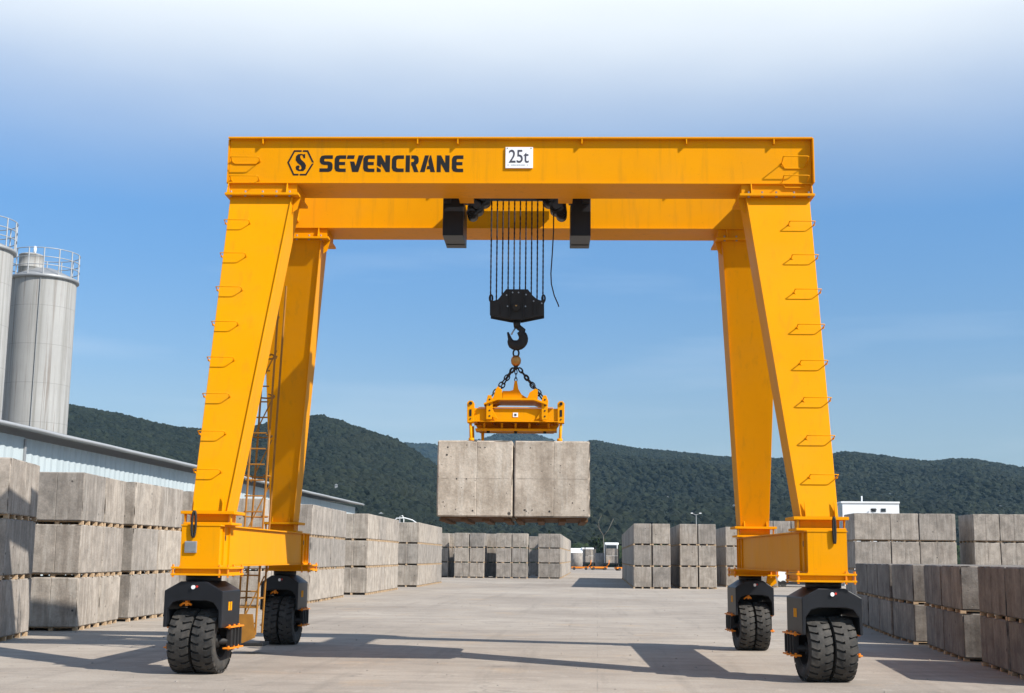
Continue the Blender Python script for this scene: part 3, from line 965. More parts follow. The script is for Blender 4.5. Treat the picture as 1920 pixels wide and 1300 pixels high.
# sill beams
for sx, lb in ((-1, 'left sill beam with a grey plate on its end'), (1, 'right sill beam, inner side in shade')):
    xo, xi = sx * 5.05, sx * 4.46
    a, b = sorted((xo, xi))
    y0, y1 = -B_ - 0.40, B_ + 0.40
    m = MB()
    m.box(a + 0.03, b - 0.03, y0 + 0.012, y1 - 0.012, 1.63, LEGB - 0.217 - 0.022)
    s = m.build('sill_beam', YEL, crane, 0.004)
    s['label'] = lb
    for z0, z1 in ((LEGB - 0.238, LEGB - 0.216), (1.607, 1.629)):
        m = MB(); m.box(a - 0.01, b + 0.01, y0 - 0.01, y1 + 0.01, z0, z1); m.build('flange', YEL, s, 0.002)
    for y in (y0, y1 - 0.012):
        m = MB(); m.box(a - 0.0, b + 0.0, y, y + 0.012, 1.63, LEGB - 0.24); m.build('end_plate', YEL, s)
    for y in (y0 + 0.30, y0 + 0.66, y1 - 0.30, y1 - 0.66):
        for x0, x1 in ((a, a + 0.029), (b - 0.029, b)):
            m = MB(); m.box(x0, x1, y - 0.008, y + 0.008, 1.63, LEGB - 0.24); m.build('stiffener', YEL, s)
    for y in (y0 + 0.47, y1 - 0.47):
        m = MB(); m.prism([(y + 0.032 * cos(q), 2.05 + 0.05 * sin(q)) for q in [pi / 3 * j for j in range(6)]], b - 0.031, b - 0.024, 'x') if sx < 0 else m.prism([(y + 0.032 * cos(q), 2.05 + 0.05 * sin(q)) for q in [pi / 3 * j for j in range(6)]], a + 0.024, a + 0.031, 'x')
        m.build('hand_hole', BLK, s)
    # bogie seats
    for y in (-B_, B_):
        ax, bx = sorted((sx * 5.17, sx * 4.27))
        for z0, z1 in ((1.575, 1.606), (1.475, 1.505)):
            m = MB(); m.box(ax, bx, y - 0.46, y + 0.46, z0, z1); m.build('seat_plate', YEL, s, 0.004)
        m = MB(); m.box(ax + 0.05, bx - 0.05, y - 0.41, y + 0.41, 1.506, 1.574); m.build('seat_block', YEL, s)
        m = MB()
        for x in (ax + 0.03, bx - 0.03, bx - 0.16):
            for yq in (-0.44, 0.44):
                m.cyl((x, y + yq, 1.45), (x, y + yq, 1.64), 0.018, 6)
        m.build('bolts', ORG, s)
    if sx < 0:
        m = MB(); m.box(-4.985, -4.80, y0 - 0.03, y0 - 0.002, 1.815, 1.99); pl = m.build('rating_plate', GRY, s, 0.006)
        m = MB(); m.box(-4.965, -4.82, y0 - 0.034, y0 - 0.031, 1.835, 1.97); m.build('plate_face', STL, pl)
        m = MB()
        m.tube([(-4.86 + 0.03 * cos(q), y0 - 0.03 + 0.0 * q, 2.25 + 0.20 * sin(q)) for q in [2 * pi * j / 18 for j in range(18)]], 0.020, 8, None, True)
        m.build('shackle', BLKD, s)
    else:
        m = MB()
        m.tube([(4.86 + 0.015 * cos(q), y0 - 0.03, 2.25 + 0.20 * sin(q)) for q in [2 * pi * j / 18 for j in range(18)]], 0.020, 8, None, True)
        m.build('shackle', BLKD, s)

def tyre_mesh():
    m = MB()
    w_ = 0.172
    m.lathe([(0.255, -w_ + 0.05), (0.285, -w_ + 0.02), (0.36, -w_), (0.43, -w_ + 0.008), (0.452, -w_ + 0.03), (0.462, 0), (0.452, w_ - 0.03), (0.43, w_ - 0.008), (0.36, w_), (0.285, w_ - 0.02), (0.255, w_ - 0.05)], 56, RUB, 'x', (0, 0, 0))
    n = 24
    for s_ in (-1, 1):
        for i in range(n):
            a0 = 2 * pi * (i + (0.5 if s_ > 0 else 0)) / n
            da = 2 * pi / n * 0.36
            vs = []
            for r in (0.440, 0.492):
                for (xx, aa) in ((s_ * w_ * 1.0, 0.0), (s_ * 0.07, 0.07), (-s_ * 0.035, 0.02)):
                    k_ = 0.95 if r > 0.45 and abs(xx) > 0.15 else 1.0
                    for sg in (-1, 1):
                        a = a0 + aa + sg * da * (1.0 if abs(xx) > .05 else 0.8)
                        vs.append((xx * k_, (r - (0.012 if abs(xx) > 0.15 and r > 0.45 else 0)) * cos(a), (r - (0.012 if abs(xx) > .15 and r > .45 else 0)) * sin(a)))
            # indices: r0: 0..5, r1: 6..11  (pairs per station)
            f = [(6, 7, 9, 8), (8, 9, 11, 10), (0, 6, 8, 2), (2, 8, 10, 4), (1, 3, 9, 7), (3, 5, 11, 9), (0, 1, 7, 6), (4, 10, 11, 5)]
            m.add(vs, f, RUB)
    return m.mesh('tyre', RUB)
TY = tyre_mesh()
def rim_mesh():
    m = MB()
    m.lathe([(0.27, 0.12), (0.262, 0.145), (0.245, 0.14), (0.235, 0.05), (0.10, 0.03), (0.095, 0.10), (0.05, 0.115), (0.002, 0.115)], 32, BLKD, 'x')
    for i in range(8):
        a = pi * i / 4
        m.cyl((0.04, 0.16 * cos(a), 0.16 * sin(a)), (0.065, 0.16 * cos(a), 0.16 * sin(a)), 0.014, 6, BLKD)
    return m.mesh('rim', BLKD)
RIM = rim_mesh()
def hood_mesh():
    m = MB()
    poly = [(-0.24, 1.385), (0.24, 1.385), (0.53, 1.245), (0.53, 0.70), (0.475, 0.70), (0.465, 0.96), (0.37, 1.07), (0.24, 1.10), (-0.24, 1.10), (-0.37, 1.07), (-0.465, 0.96), (-0.475, 0.70), (-0.53, 0.70), (-0.53, 1.245)]
    m.prism(poly, -0.40, 0.40, 'y')
    m.box(-0.45, 0.45, 0.36, 0.395, 0.82, 1.098)
    return m.mesh('housing', BLK)
HOOD = hood_mesh()
for v_ in HOOD.vertices: v_.co.x *= 0.87
def bogie(cx_, cy_, inner, label, steer):
    p = link('wheel_bogie', None, crane, 0, (cx_, cy_, 0), radians(steer))
    p['label'] = label
    link('housing', HOOD, p, 0.012)
    m = MB(); m.cyl((0, 0, 1.386), (0, 0, 1.474), 0.27, 28); m.build('slewing_ring', BLKD, p)
    for k, dx in enumerate((-0.190, 0.190)):
        ty = link('tyre', TY, p, 0, (dx, 0, 0.482))
        ty.rotation_euler = (random.random() * 6, 0, 0)
        rm = link('rim', RIM, p, 0, (dx, 0, 0.482))
        rm.rotation_euler = (0.3, 0, 0 if dx > 0 else pi)
    m = MB(); m.cyl((-0.44, 0, 0.482), (0.44, 0, 0.482), 0.05, 12); m.build('axle', BLKD, p)
    for sgn in (-1, 1):
        # axle carrier plates outside each tyre with orange clamp bars
        m = MB(); a, b = sorted((sgn * 0.415, sgn * 0.50)); m.box(a, b, -0.04, 0.42, 0.40, 0.698); m.build('axle_box', BLKD, p, 0.008)
        for z in (0.385, 0.702):
            m = MB(); a, b = sorted((sgn * 0.41, sgn * 0.53)); m.box(a, b, -0.16, 0.44, z - 0.012, z + 0.010); m.build('clamp_bar', ORG, p, 0.003)
            for y in (-0.12, 0.1, 0.3):
                m = MB(); m.cyl((sgn * 0.49, y, z - 0.03), (sgn * 0.49, y, z + 0.035), 0.018, 6); m.build('bolt', ORG, p)
        for y in (0.06, 0.2, 0.34):
            m = MB(); m.box(sgn * 0.51 - 0.009, sgn * 0.51 + 0.012, y - 0.02, y + 0.02, 0.42, 0.68); m.build('rib', BLKD, p)
    m = MB()
    for dy in (-0.045, 0.045):
        m.box(inner * 0.4615, inner * 0.466, dy - 0.03 - 0.05, dy + 0.03 - 0.05, 0.95, 1.08) if inner > 0 else m.box(-0.466, -0.4615, dy - 0.08, dy - 0.02, 0.95, 1.08)
    m.build('yellow_sticker', YEL, p)
    if inner > 0 or cy_ > 0:
        m = MB(); m.tube([(-0.24, -0.30, 1.02), (-0.18, -0.32, 1.06), (-0.10, -0.32, 1.06), (-0.06, -0.3, 1.03)], 0.018, 6); m.box(-0.15, -0.11, -0.33, -0.25, 1.02, 1.095); m.build('brake_pipe', ORG, p)
    m = MB(); m.cyl((0.0, -0.402, 1.30), (0.0, -0.43, 1.30), 0.030, 14); m.build('lamp', WHP, p)
    m = MB(); m.cyl((0.055, -0.402, 1.31), (0.055, -0.42, 1.31), 0.018, 10); m.build('red_reflector', RED, p)
    if cy_ > 0: p.scale = (0.84, 1, 1)
    return p
bogie(-4.78, -B_, 1, 'front left pair of wheels', -6)
bogie(-4.86, B_, 1, 'rear left pair of wheels', -3)
bogie(4.76, -B_, -1, 'front right pair of wheels', 6)
bogie(4.66, B_, -1, 'rear right pair of wheels', 4)
m = MB(); m.prism([(4.97, 1.58), (5.10, 1.58), (5.14, 1.34), (5.02, 1.26), (4.93, 1.32)], B_ - 0.35, B_ - 0.30, 'y'); m.build('flag_bracket', YEL, crane, 0.004)

# lettering
S_ = 2.516 / 1358
def tx(px): return -3.456 + (px - 412) * S_
def tz(py): return 8.675 - (py - 105) * 0.001848
Eg = [(660, 107), (595, 107), (566, 115), (553, 140), (553, 235), (566, 262), (595, 270), (660, 270), (660, 237), (606, 237), (597, 228), (597, 203), (652, 203), (652, 172), (597, 172), (597, 150), (606, 142), (660, 142)]
GL = [
    ('S', [[(535, 107), (458, 107), (426, 115), (412, 140), (412, 172), (428, 194), (455, 202), (484, 202), (490, 210), (490, 228), (484, 235), (412, 235), (412, 270), (498, 270), (524, 261), (535, 238), (535, 198), (522, 175), (495, 167), (460, 167), (455, 160), (455, 148), (460, 142), (535, 142)]]),
    ('E', [Eg]),
    ('V', [[(674, 107), (742, 107), (734, 142), (666, 142)], [(697, 168), (738, 168), (752, 212), (778, 107), (826, 107), (778, 270), (720, 270)]]),
    ('E', [[(x + 270, y) for x, y in Eg]]),
    ('N', [[(952, 107), (990, 107), (1030, 182), (1030, 107), (1075, 107), (1075, 270), (1037, 270), (990, 190), (990, 226), (952, 205)], [(952, 222), (990, 246), (990, 270), (952, 270)]]),
    ('C', [[(1205, 107), (1138, 107), (1106, 117), (1092, 145), (1092, 232), (1106, 260), (1138, 270), (1205, 270), (1205, 235), (1148, 235), (1135, 224), (1135, 153), (1148, 142), (1205, 142)]]),
    ('R', [[(1222, 107), (1262, 107), (1262, 270), (1222, 270)], [(1274, 107), (1315, 107), (1336, 117), (1344, 140), (1344, 170), (1334, 190), (1318, 198), (1344, 270), (1302, 270), (1280, 207), (1274, 207), (1274, 174), (1296, 170), (1301, 160), (1301, 150), (1296, 141), (1274, 140)]]),
    ('A', [[(1358, 270), (1402, 107), (1440, 107), (1402, 270)], [(1450, 107), (1460, 107), (1499, 270), (1456, 270), (1450, 242), (1418, 242), (1426, 210), (1442, 210), (1434, 160)]]),
    ('N', [[(1514, 107), (1553, 107), (1593, 185), (1593, 107), (1634, 107), (1634, 270), (1597, 270), (1553, 188), (1553, 270), (1514, 270)]]),
    ('E', [[(x + 1103, y) for x, y in Eg]]),
]
yf = -G_
def flat_ink(polys, name, parent, mat, th=0.003, y=yf):
    m = MB()
    for P in polys:
        m.prism([(tx(a), tz(b)) for a, b in P], y - th, y - 0.0005, 'y')
    return m.build(name, mat, parent)
for ch_, P in GL:
    flat_ink(P, 'lettering', gf, INK)
hx = [(105, 178), (165, 58), (298, 58), (360, 182), (290, 305), (165, 305)]
cxh, cyh = 232, 181
hi = [(cxh + (a - cxh) * 0.86, cyh + (b - cyh) * 0.87) for a, b in hx]
def seg(i, t0, t1):
    j = (i + 1) % 6
    L2 = lambda P, t: (P[i][0] + (P[j][0] - P[i][0]) * t, P[i][1] + (P[j][1] - P[i][1]) * t)
    return [L2(hx, t0), L2(hx, t1), L2(hi, t1), L2(hi, t0)]
hexp = [seg(0, 0, 1), seg(1, 0, 0.55), seg(1, 0.64, 1), seg(2, 0.0, 0.96), seg(3, 0.06, 1), seg(4, 0, 0.5), seg(4, 0.60, 1), seg(5, 0, 1)]
flat_ink(hexp, 'hexagon_emblem', gf, INK)
Sg = [(272, 95), (273, 136), (258, 136), (250, 112), (236, 104), (227, 112), (226, 128), (236, 150), (270, 180), (284, 206), (280, 240), (260, 262), (216, 262), (192, 248), (186, 226), (194, 210), (212, 206), (224, 214), (222, 230), (216, 238), (226, 248), (238, 244), (243, 232), (236, 210), (202, 182), (184, 156), (186, 118), (204, 98), (234, 93), (252, 99)]
flat_ink([Sg], 'emblem_letter', gf, INK)
# capacity sign
m = MB(); m.box(-0.223, 0.252, yf - 0.03, yf - 0.004, 8.435, 8.813)
sg = m.build('capacity_sign', WHT, gf, 0.004)
def text_part(s_, size, x, z, y, name, parent, mat, sx_=1.0):
    cu = bpy.data.curves.new("txt", 'FONT')
    cu.body = s_
    cu.size = size
    cu.extrude = 0.001
    cu.offset = 0.002
    cu.align_x = 'CENTER'
    to = bpy.data.objects.new("txt", cu)
    COL.objects.link(to)
    bpy.context.view_layer.update()
    me = bpy.data.meshes.new_from_object(to.evaluated_get(bpy.context.evaluated_depsgraph_get()))
    bpy.data.objects.remove(to)
    me.transform(Matrix.Translation((x, y, z)) @ Matrix.Rotation(pi / 2, 4, 'X') @ Matrix.Diagonal((sx_, 1, 1, 1)))
    me.materials.clear()
    me.materials.append(mat)
    return link(name, me, parent)
text_part("25t", 0.33, 0.005, 8.535, yf - 0.0325, 'lettering', sg, DGR, 0.80)
m = MB()
for a, b in ((-0.185, -0.165), (-0.12, -0.10), (-0.095, -0.06), (-0.055, -0.04), (-0.03, 0.0), (0.005, 0.03), (0.04, 0.06), (0.065, 0.10), (0.105, 0.12), (0.155, 0.17)):
    m.box(a, b, yf - 0.032, yf - 0.0305, 8.483, 8.497)
m.build('small_print', GRY, sg)
m = MB()
for a in (-0.19, 0.22):
    m.cyl((a, yf - 0.0305, 8.79), (a, yf - 0.036, 8.79), 0.009, 8)
m.build('sign_screw', DGR, sg)

# lattice access ladder hanging on the left side
lad = link('access_ladder', None, crane)
lad['label'] = 'yellow-brown caged ladder between the left legs'
YDK = simple("weathered_ochre_paint", (0.30, 0.135, 0.02), 0.6, 0, 0.4)
def lx(z): return -5.15 + (z - 0.3) * 0.030
for dx, dy in ((0, 0), (0.34, 0), (0.0, 0.55), (0.34, 0.55)):
    m = MB(); m.cyl((lx(0.35) + dx, 0.55 + dy, 0.35), (lx(6.9) + dx + 0.1, 0.1 + dy, 6.9), 0.022, 6); m.build('stringer', YDK, lad)
for k in range(22):
    z = 0.55 + 0.29 * k
    y = 0.55 - 0.45 * (z - .35) / 6.55
    m = MB(); m.cyl((lx(z), y, z), (lx(z) + 0.34, y, z), 0.014, 6); m.build('rung', YDK, lad)
for k in range(8):
    z = 1.0 + 0.75 * k
    y = 0.55 - 0.45 * (z - .35) / 6.55
    m = MB(); m.tube([(lx(z), y, z), (lx(z) - 0.05, y + 0.28, z), (lx(z) + 0.02, y + 0.52, z), (lx(z) + 0.17, y + 0.60, z), (lx(z) + 0.32, y + 0.52, z), (lx(z) + 0.39, y + 0.28, z), (lx(z) + 0.34, y, z)], 0.016, 6)
    m.build('cage_hoop', YDK, lad)
for k in range(7):
    z = 0.6 + 0.85 * k
    m = MB(); m.cyl((lx(z), 1.02 - 0.07 * z, z), (lx(z + .8) + 0.34, 1.02 - 0.07 * z, z + 0.8), 0.014, 6); m.build('brace', YDK, lad)
m = MB(); m.prism([(-5.12, 0.72), (-4.86, 0.72), (-4.80, 0.30), (-5.20, 0.12), (-5.20, 0.5)], 0.5, 0.54, 'y'); m.build('toe_plate', YDK, lad)
m = MB(); m.box(-5.14, -4.66, 0.50, 1.1, 0.14, 0.20); m.build('bottom_step', BLKD, lad)
m = MB(); m.box(-4.62, -4.5, -2.62, -2.55, LEGB - 0.21, LEGB + 0.36); m.build('post', YEL, lad)

# ------------------------------------------------------------------ trolley
tb = cw(0, 0, ZB)
tr = thing('hoist_trolley', 'black hoist trolley hanging between the girders with two long drop boxes', 'hoist trolley', tb, PSI)
O = (0, 0, ZB)
def tp(mb, name, mat, parent=tr, bevel=0.006):
    return mb.build(name, mat, parent, bevel, O)
m = MB(); m.box(-1.0, 0.95, -0.85, -0.70, 8.78, 8.95); m.box(-1.0, 0.95, 0.70, 0.85, 8.78, 8.95); m.box(-1.0, -0.86, -0.7, 0.7, 8.78, 8.95); m.box(0.80, 0.95, -0.7, 0.7, 8.78, 8.95); tp(m, 'frame', BLKD)
m = MB(); m.cyl((-0.62, 0.0, 8.60), (0.50, 0.0, 8.60), 0.16, 24); m.cyl((-0.64, 0.0, 8.60), (-0.60, 0, 8.60), 0.19, 24); m.cyl((0.48, 0, 8.60), (0.52, 0, 8.60), 0.19, 24); tp(m, 'rope_drum', BLK, tr, 0)
for a, b in ((-1.42, -1.04), (0.93, 1.30)):
    m = MB(); m.box(a, b, -0.5, 0.5, 7.62, 8.34)
    d = tp(m, 'drop_box', BLK, tr, 0.01)
    m = MB(); m.box(a + 0.02, b - 0.02, 0.20, 0.21, 7.61, 7.619); tp(m, 'bottom_seam', BLKD, tr, 0)
    m = MB(); x0 = a + 0.02 if a < 0 else b - 0.15
    m.box(x0, x0 + 0.13, -0.62, -0.50, 8.22, 8.60); m.box(a + 0.10, b - 0.10, -0.35, 0.35, 8.341, 8.80); tp(m, 'hanger', BLKD)
for sgn, cs in ((-1, ((-0.90, 8.14, 0.10), (-0.81, 8.26, 0.12), (-0.69, 8.42, 0.13))), (1, ((0.77, 8.14, 0.10), (0.67, 8.26, 0.12), (0.54, 8.42, 0.13)))):
    m = MB()
    for (x, z, r) in cs:
        m.cyl((x, -0.22, z), (x, 0.12, z), r, 20)
        m.cyl((x, -0.26, z), (x, -0.221, z), r * 0.6, 14)
    m.hexa([(cs[0][0] - .10, -0.18, 8.15), (cs[0][0] + .10, -0.18, 8.15), (cs[0][0] + .10, 0.1, 8.15), (cs[0][0] - .10, 0.1, 8.15), (cs[1][0] - .14, -0.18, 8.62), (cs[1][0] + .14, -0.18, 8.62), (cs[1][0] + .14, 0.1, 8.62), (cs[1][0] - .14, 0.1, 8.62)])
    tp(m, 'hoist_motor', BLK, tr, 0)
    cx0 = cs[1][0]
    m = MB(); m.box(cx0 + sgn * 0.16 - 0.13, cx0 + sgn * 0.16 + 0.13, -0.95, -0.62, 8.19, 8.30); tp(m, 'rail_clamp', YEL)
m = MB(); m.box(-1.02, 0.92, -0.10, -0.03, 8.40, 8.56); m.box(-1.30, -1.0, -0.1, 0.1, 8.36, 8.62); m.box(0.90, 1.1, -0.1, 0.1, 8.36, 8.62); tp(m, 'cross_bar', BLK, tr, 0)
for i in range(10):
    x = -0.545 + 0.973 * i / 9
    m = MB()
    n = 40
    zlo = 6.50 if i in (0, 9) else (6.42 if i in (1, 8) else 6.60)
    m.tube([(x, 0, zlo + (8.5 - zlo) * j / n) for j in range(n + 1)], [0.0115 + 0.0045 * (j % 2) for j in range(n + 1)], 7)
    tp(m, 'wire_rope', ROPEM, tr, 0)
m = MB()
m.tube([(0.62, -0.1, 8.2), (0.62, -0.1, 7.8), (0.60, -0.1, 7.4), (0.575, -0.1, 7.0), (0.585, -0.1, 6.8), (0.64, -0.1, 6.58), (0.71, -0.1, 6.42), (0.725, -0.1, 6.37)], 0.012, 7)
tp(m, 'loose_cable', CABLE, tr, 0)

# ------------------------------------------------------------------ hook block
hbp = cw(-0.048, 0, 6.09)
hk = thing('hook_block', 'black hook block with a big single hook at the bottom of the wire ropes', 'hook block', hbp, PSI)
O2 = (-0.048, 0, 6.09)
def hp(mb, name, mat, bevel=0.006, parent=hk):
    return mb.build(name, mat, parent, bevel, O2)
pl = [(-0.55, 6.48), (-0.49, 6.465), (-0.40, 6.49), (-0.33, 6.58), (-0.25, 6.685), (0.15, 6.685), (0.24, 6.57), (0.32, 6.50), (0.40, 6.475), (0.452, 6.50), (0.455, 6.20), (0.05, 6.115), (-0.15, 6.115), (-0.545, 6.19)]
for y0 in (-0.17, 0.145):
    m = MB(); m.prism(pl, y0, y0 + 0.025, 'y'); hp(m, 'side_plate', BLKD)
m = MB()
for i in range(8):
    x = -0.42 + 0.745 * i / 7
    m.cyl((x - 0.03, 0, 6.36), (x + 0.03, 0, 6.36), 0.115, 20)
m.cyl((-0.53, 0, 6.36), (0.44, 0, 6.36), 0.04, 12)
hp(m, 'sheaves', BLKD, 0)
for x in (-0.18, 0.08):
    m = MB(); m.box(x - 0.012, x + 0.012, -0.20, -0.171, 6.14, 6.64); hp(m, 'rib', BLKD)
for x in (-0.36, 0.25, 0.33):
    m = MB(); m.box(x - 0.01, x + 0.01, -0.19, -0.171, 6.2, 6.42); hp(m, 'rib', BLKD)
m = MB()
for x, z in ((-0.24, 6.57), (-0.13, 6.62), (-0.02, 6.62), (0.12, 6.58), (-0.22, 6.36), (0.11, 6.36), (0.26, 6.46), (0.41, 6.42)):
    m.cyl((x, -0.172, z), (x, -0.187, z), 0.014, 8)
hp(m, 'bolts', STL, 0)
m = MB(); m.cyl((-0.055, -0.171, 6.35), (-0.055, -0.26, 6.33), 0.072, 20); hp(m, 'trunnion_cap', BLKD, 0.01)
m = MB(); m.cyl((-0.06, -0.261, 6.36), (-0.06, -0.268, 6.36), 0.018, 12); hp(m, 'grease_nipple', RST, 0)
for x in (-0.535, 0.44):
    m = MB(); m.tube([(x + 0.028 * cos(q), 0, 6.545 + 0.065 * sin(q)) for q in [2 * pi * j / 14 for j in range(14)]], 0.017, 8, None, True); m.cyl((x, 0, 6.46), (x, 0, 6.50), 0.022, 8); hp(m, 'rope_socket', BLKD, 0)
m = MB(); m.cyl((-0.05, 0, 6.13), (-0.05, 0, 5.99), 0.075, 16, None, 0.055); hp(m, 'hook_shank', BLKD, 0)
# hook: swept section
cxk, czk = -0.052, 5.800
pts, rs = [], []
pts += [(-0.045, 0, 6.03), (0.0, 0, 5.985), (0.055, 0, 5.945)]
rs += [0.055, 0.055, 0.062]
for j in range(15):
    q = radians(50 - j * 16.3)
    pts.append((cxk + 0.125 * cos(q), 0, czk - 0.01 + 0.130 * sin(q)))
    rs.append(0.074 + 0.024 * sin(pi * j / 14) - (0.0 if j < 12 else 0.012 * (j - 11)))
pts.append((cxk - 0.165, 0, czk + 0.105)); rs.append(0.018)
m = MB(); m.tube(pts, rs, 14)
m.v = [(a, b * 0.62, c) for a, b, c in m.v]
hp(m, 'hook', BLKD, 0)
m = MB(); m.tube([(-0.075, 0, 5.99), (-0.13, 0, 5.90), (-0.15, 0, 5.86)], 0.016, 6); hp(m, 'safety_latch', STL, 0)

# ------------------------------------------------------------------ spreader beam
sbp = cw(-0.05, 0, 3.95)
sp = thing('spreader_beam', 'yellow spreader beam on short chains, clamping the two hanging blocks', 'spreader', sbp, PSI)
O3 = (-0.05, 0, 3.95)
def spp(mb, name, mat, bevel=0.005, parent=sp):
    return mb.build(name, mat, parent, bevel, O3)
def linkring(c, d, a=0.036, b=0.021, r=0.0095, flip=False):
    c, d = Vector(c), Vector(d).normalized()
    s0 = Vector((0, 1, 0)) if flip else Vector((0, 1, 0)).cross(d).normalized()
    return [c + d * a * cos(q) + s0 * b * sin(q) for q in [2 * pi * j / 14 for j in range(14)]]
m = MB(); m.tube([(-0.06 + 0.052 * sin(q), 0, 5.515 + 0.072 * cos(q)) for q in [2 * pi * j / 20 for j in range(20)]], 0.017, 8, None, True); spp(m, 'master_ring', BLKD, 0)
m = MB(); m.lathe([(0.01, -0.105), (0.05, -0.1), (0.085, -0.055), (0.095, 0.0), (0.085, 0.05), (0.05, 0.09), (0.01, 0.10)], 20, None, 'z', (-0.06, 0, 5.375)); m.v = [(a, b * 0.7, c) for a, b, c in m.v]; spp(m, 'swivel', RST, 0)
m = MB(); m.box(-0.10, -0.02, -0.03, 0.03, 5.21, 5.30); spp(m, 'swivel_neck', BLKD, 0.02)
def chain(p0, p1, n):
    p0, p1 = Vector(p0), Vector(p1)
    d = p1 - p0
    st = d.length / n
    for i in range(n):
        m = MB(); m.tube(linkring(p0 + d * (i + 0.5) / n, d, st * 0.62, st * 0.30, st * 0.13, i % 2 == 1), st * 0.125, 7, None, True)
        spp(m, 'chain_link', BLKD, 0)
chain((-0.11, -0.02, 5.23), (-0.50, -0.30, 4.66), 8)
chain((0.0, -0.02, 5.23), (0.455, -0.30, 4.66), 8)
chain((-0.10, 0.02, 5.23), (-0.46, 0.45, 4.72), 8)
chain((0.0, 0.02, 5.23), (0.42, 0.45, 4.72), 8)
chain((-0.058, 0, 5.20), (-0.058, 0, 4.98), 3)
# main beam (channel with flanges) front and rear
for y0, nm in ((-0.36, 0), (0.30, 1)):
    m = MB(); m.box(-0.83, 0.74, y0, y0 + 0.03, 4.215, 4.45); m.box(-0.83, 0.74, y0 - 0.045, y0 - 0.001, 4.20, 4.214); m.box(-0.72, 0.63, y0 - 0.045, y0 - 0.001, 4.452, 4.466); spp(m, 'main_beam', YEL)
for x in (-0.78, -0.45, -0.05, 0.35, 0.68):
    m = MB(); m.box(x - 0.03, x + 0.03, -0.329, 0.299, 4.22, 4.43); spp(m, 'cross_member', YEL)
m = MB(); m.prism([(-0.62, 4.50), (-0.62, 4.53), (-0.40, 4.62), (0.30, 4.62), (0.52, 4.53), (0.52, 4.50), (0.28, 4.585), (-0.38, 4.585)], -0.47, 0.40, 'y'); spp(m, 'upper_deck', YEL)
m = MB(); m.prism([(-0.30, 4.621), (-0.30, 4.80), (-0.17, 4.80), (-0.105, 4.82), (-0.08, 4.99), (-0.035, 4.99), (-0.01, 4.84), (0.05, 4.74), (0.14, 4.68), (0.23, 4.68), (0.23, 4.621)], -0.09, 0.09, 'y'); spp(m, 'centre_bracket', YEL)
for pts_ in ([(-0.53, 4.50), (-0.44, 4.52), (-0.30, 4.60), (-0.30, 4.80), (-0.38, 4.86), (-0.42, 4.80), (-0.45, 4.68), (-0.50, 4.60)], [(0.14, 4.60), (0.20, 4.75), (0.30, 4.82), (0.35, 4.80), (0.34, 4.62), (0.30, 4.58)]):
    for y0 in (-0.28, 0.18):
        m = MB(); m.prism(pts_, y0, y0 + 0.03, 'y'); spp(m, 'cheek_plate', YEL)
for x in (-0.52, 0.475):
    m = MB(); m.prism([(x - 0.055, 4.24), (x + 0.045, 4.24), (x + 0.065, 4.58), (x + 0.03, 4.68), (x - 0.03, 4.68), (x - 0.055, 4.58)], -0.43, -0.405, 'y'); ar = spp(m, 'lifting_arm', YEL)
    m = MB()
    for z in (4.30, 4.40, 4.50, 4.60):
        m.cyl((x + 0.005, -0.4305, z), (x + 0.005, -0.436, z), 0.016, 10)
    spp(m, 'pin_holes', BLKD, 0)
    m = MB(); s0 = -1 if x < 0 else 1; m.prism([(x - s0 * 0.02, 4.30), (x - s0 * 0.16, 4.24), (x - s0 * 0.02, 4.50)], -0.40, -0.385, 'y'); spp(m, 'gusset', YEL)
for x in (-0.86, 0.77):
    m = MB(); m.prism([(x - 0.06, 4.185), (x + 0.06, 4.185), (x + 0.065, 4.54), (x + 0.03, 4.58), (x - 0.03, 4.58), (x - 0.065, 4.54)], -0.40, -0.20, 'y'); spp(m, 'end_head', YEL)
    m = MB(); m.box(x - 0.02, x + 0.02, -0.408, -0.401, 4.30, 4.42); m.cyl((x, -0.401, 4.25), (x, -0.41, 4.25), 0.014, 8); m.cyl((x, -0.401, 4.53), (x, -0.42, 4.53), 0.03, 10); spp(m, 'latch_slot', BLK, 0)
    for y in (-0.34, 0.34):
        m = MB(); m.cyl((x + (0.02 if x < 0 else -0.02), y, 3.70), (x, y, 4.19), 0.026, 10); m.cyl((x + (0.02 if x < 0 else -0.02), y, 3.84), (x + (0.02 if x < 0 else -0.02), y, 3.91), 0.05, 10); spp(m, 'clamp_pin', YEL, 0)
m = MB(); m.box(-0.78, 0.70, -0.2, 0.2, 4.06, 4.10); m.prism([(-0.80, 4.20), (-0.72, 4.05), (0.64, 4.05), (0.74, 4.20)], 0.20, 0.23, 'y'); spp(m, 'lower_frame', YEL)
for x in (-0.62, -0.30, -0.05, 0.20, 0.55):
    m = MB(); m.box(x - 0.02, x + 0.02, -0.15, 0.15, 4.101, 4.205); spp(m, 'spacer', YEL)
m = MB()
for x in (-0.55, -0.05, 0.48):
    m.cyl((x, -0.10, 4.06), (x, -0.10, 4.02), 0.03, 10)
spp(m, 'roller', BLK, 0)
m = MB(); m.cyl((-0.66, 0.1, 4.05), (-0.66, 0.1, 3.72), 0.03, 8, None, 0.02); spp(m, 'stay', YEL, 0)
m = MB(); m.box(-0.095, -0.005, -0.369, -0.3615, 4.29, 4.37); spp(m, 'small_plate', WHP, 0)
m = MB(); m.box(-0.07, -0.03, -0.373, -0.3695, 4.31, 4.35); spp(m, 'plate_mark', DGR, 0)

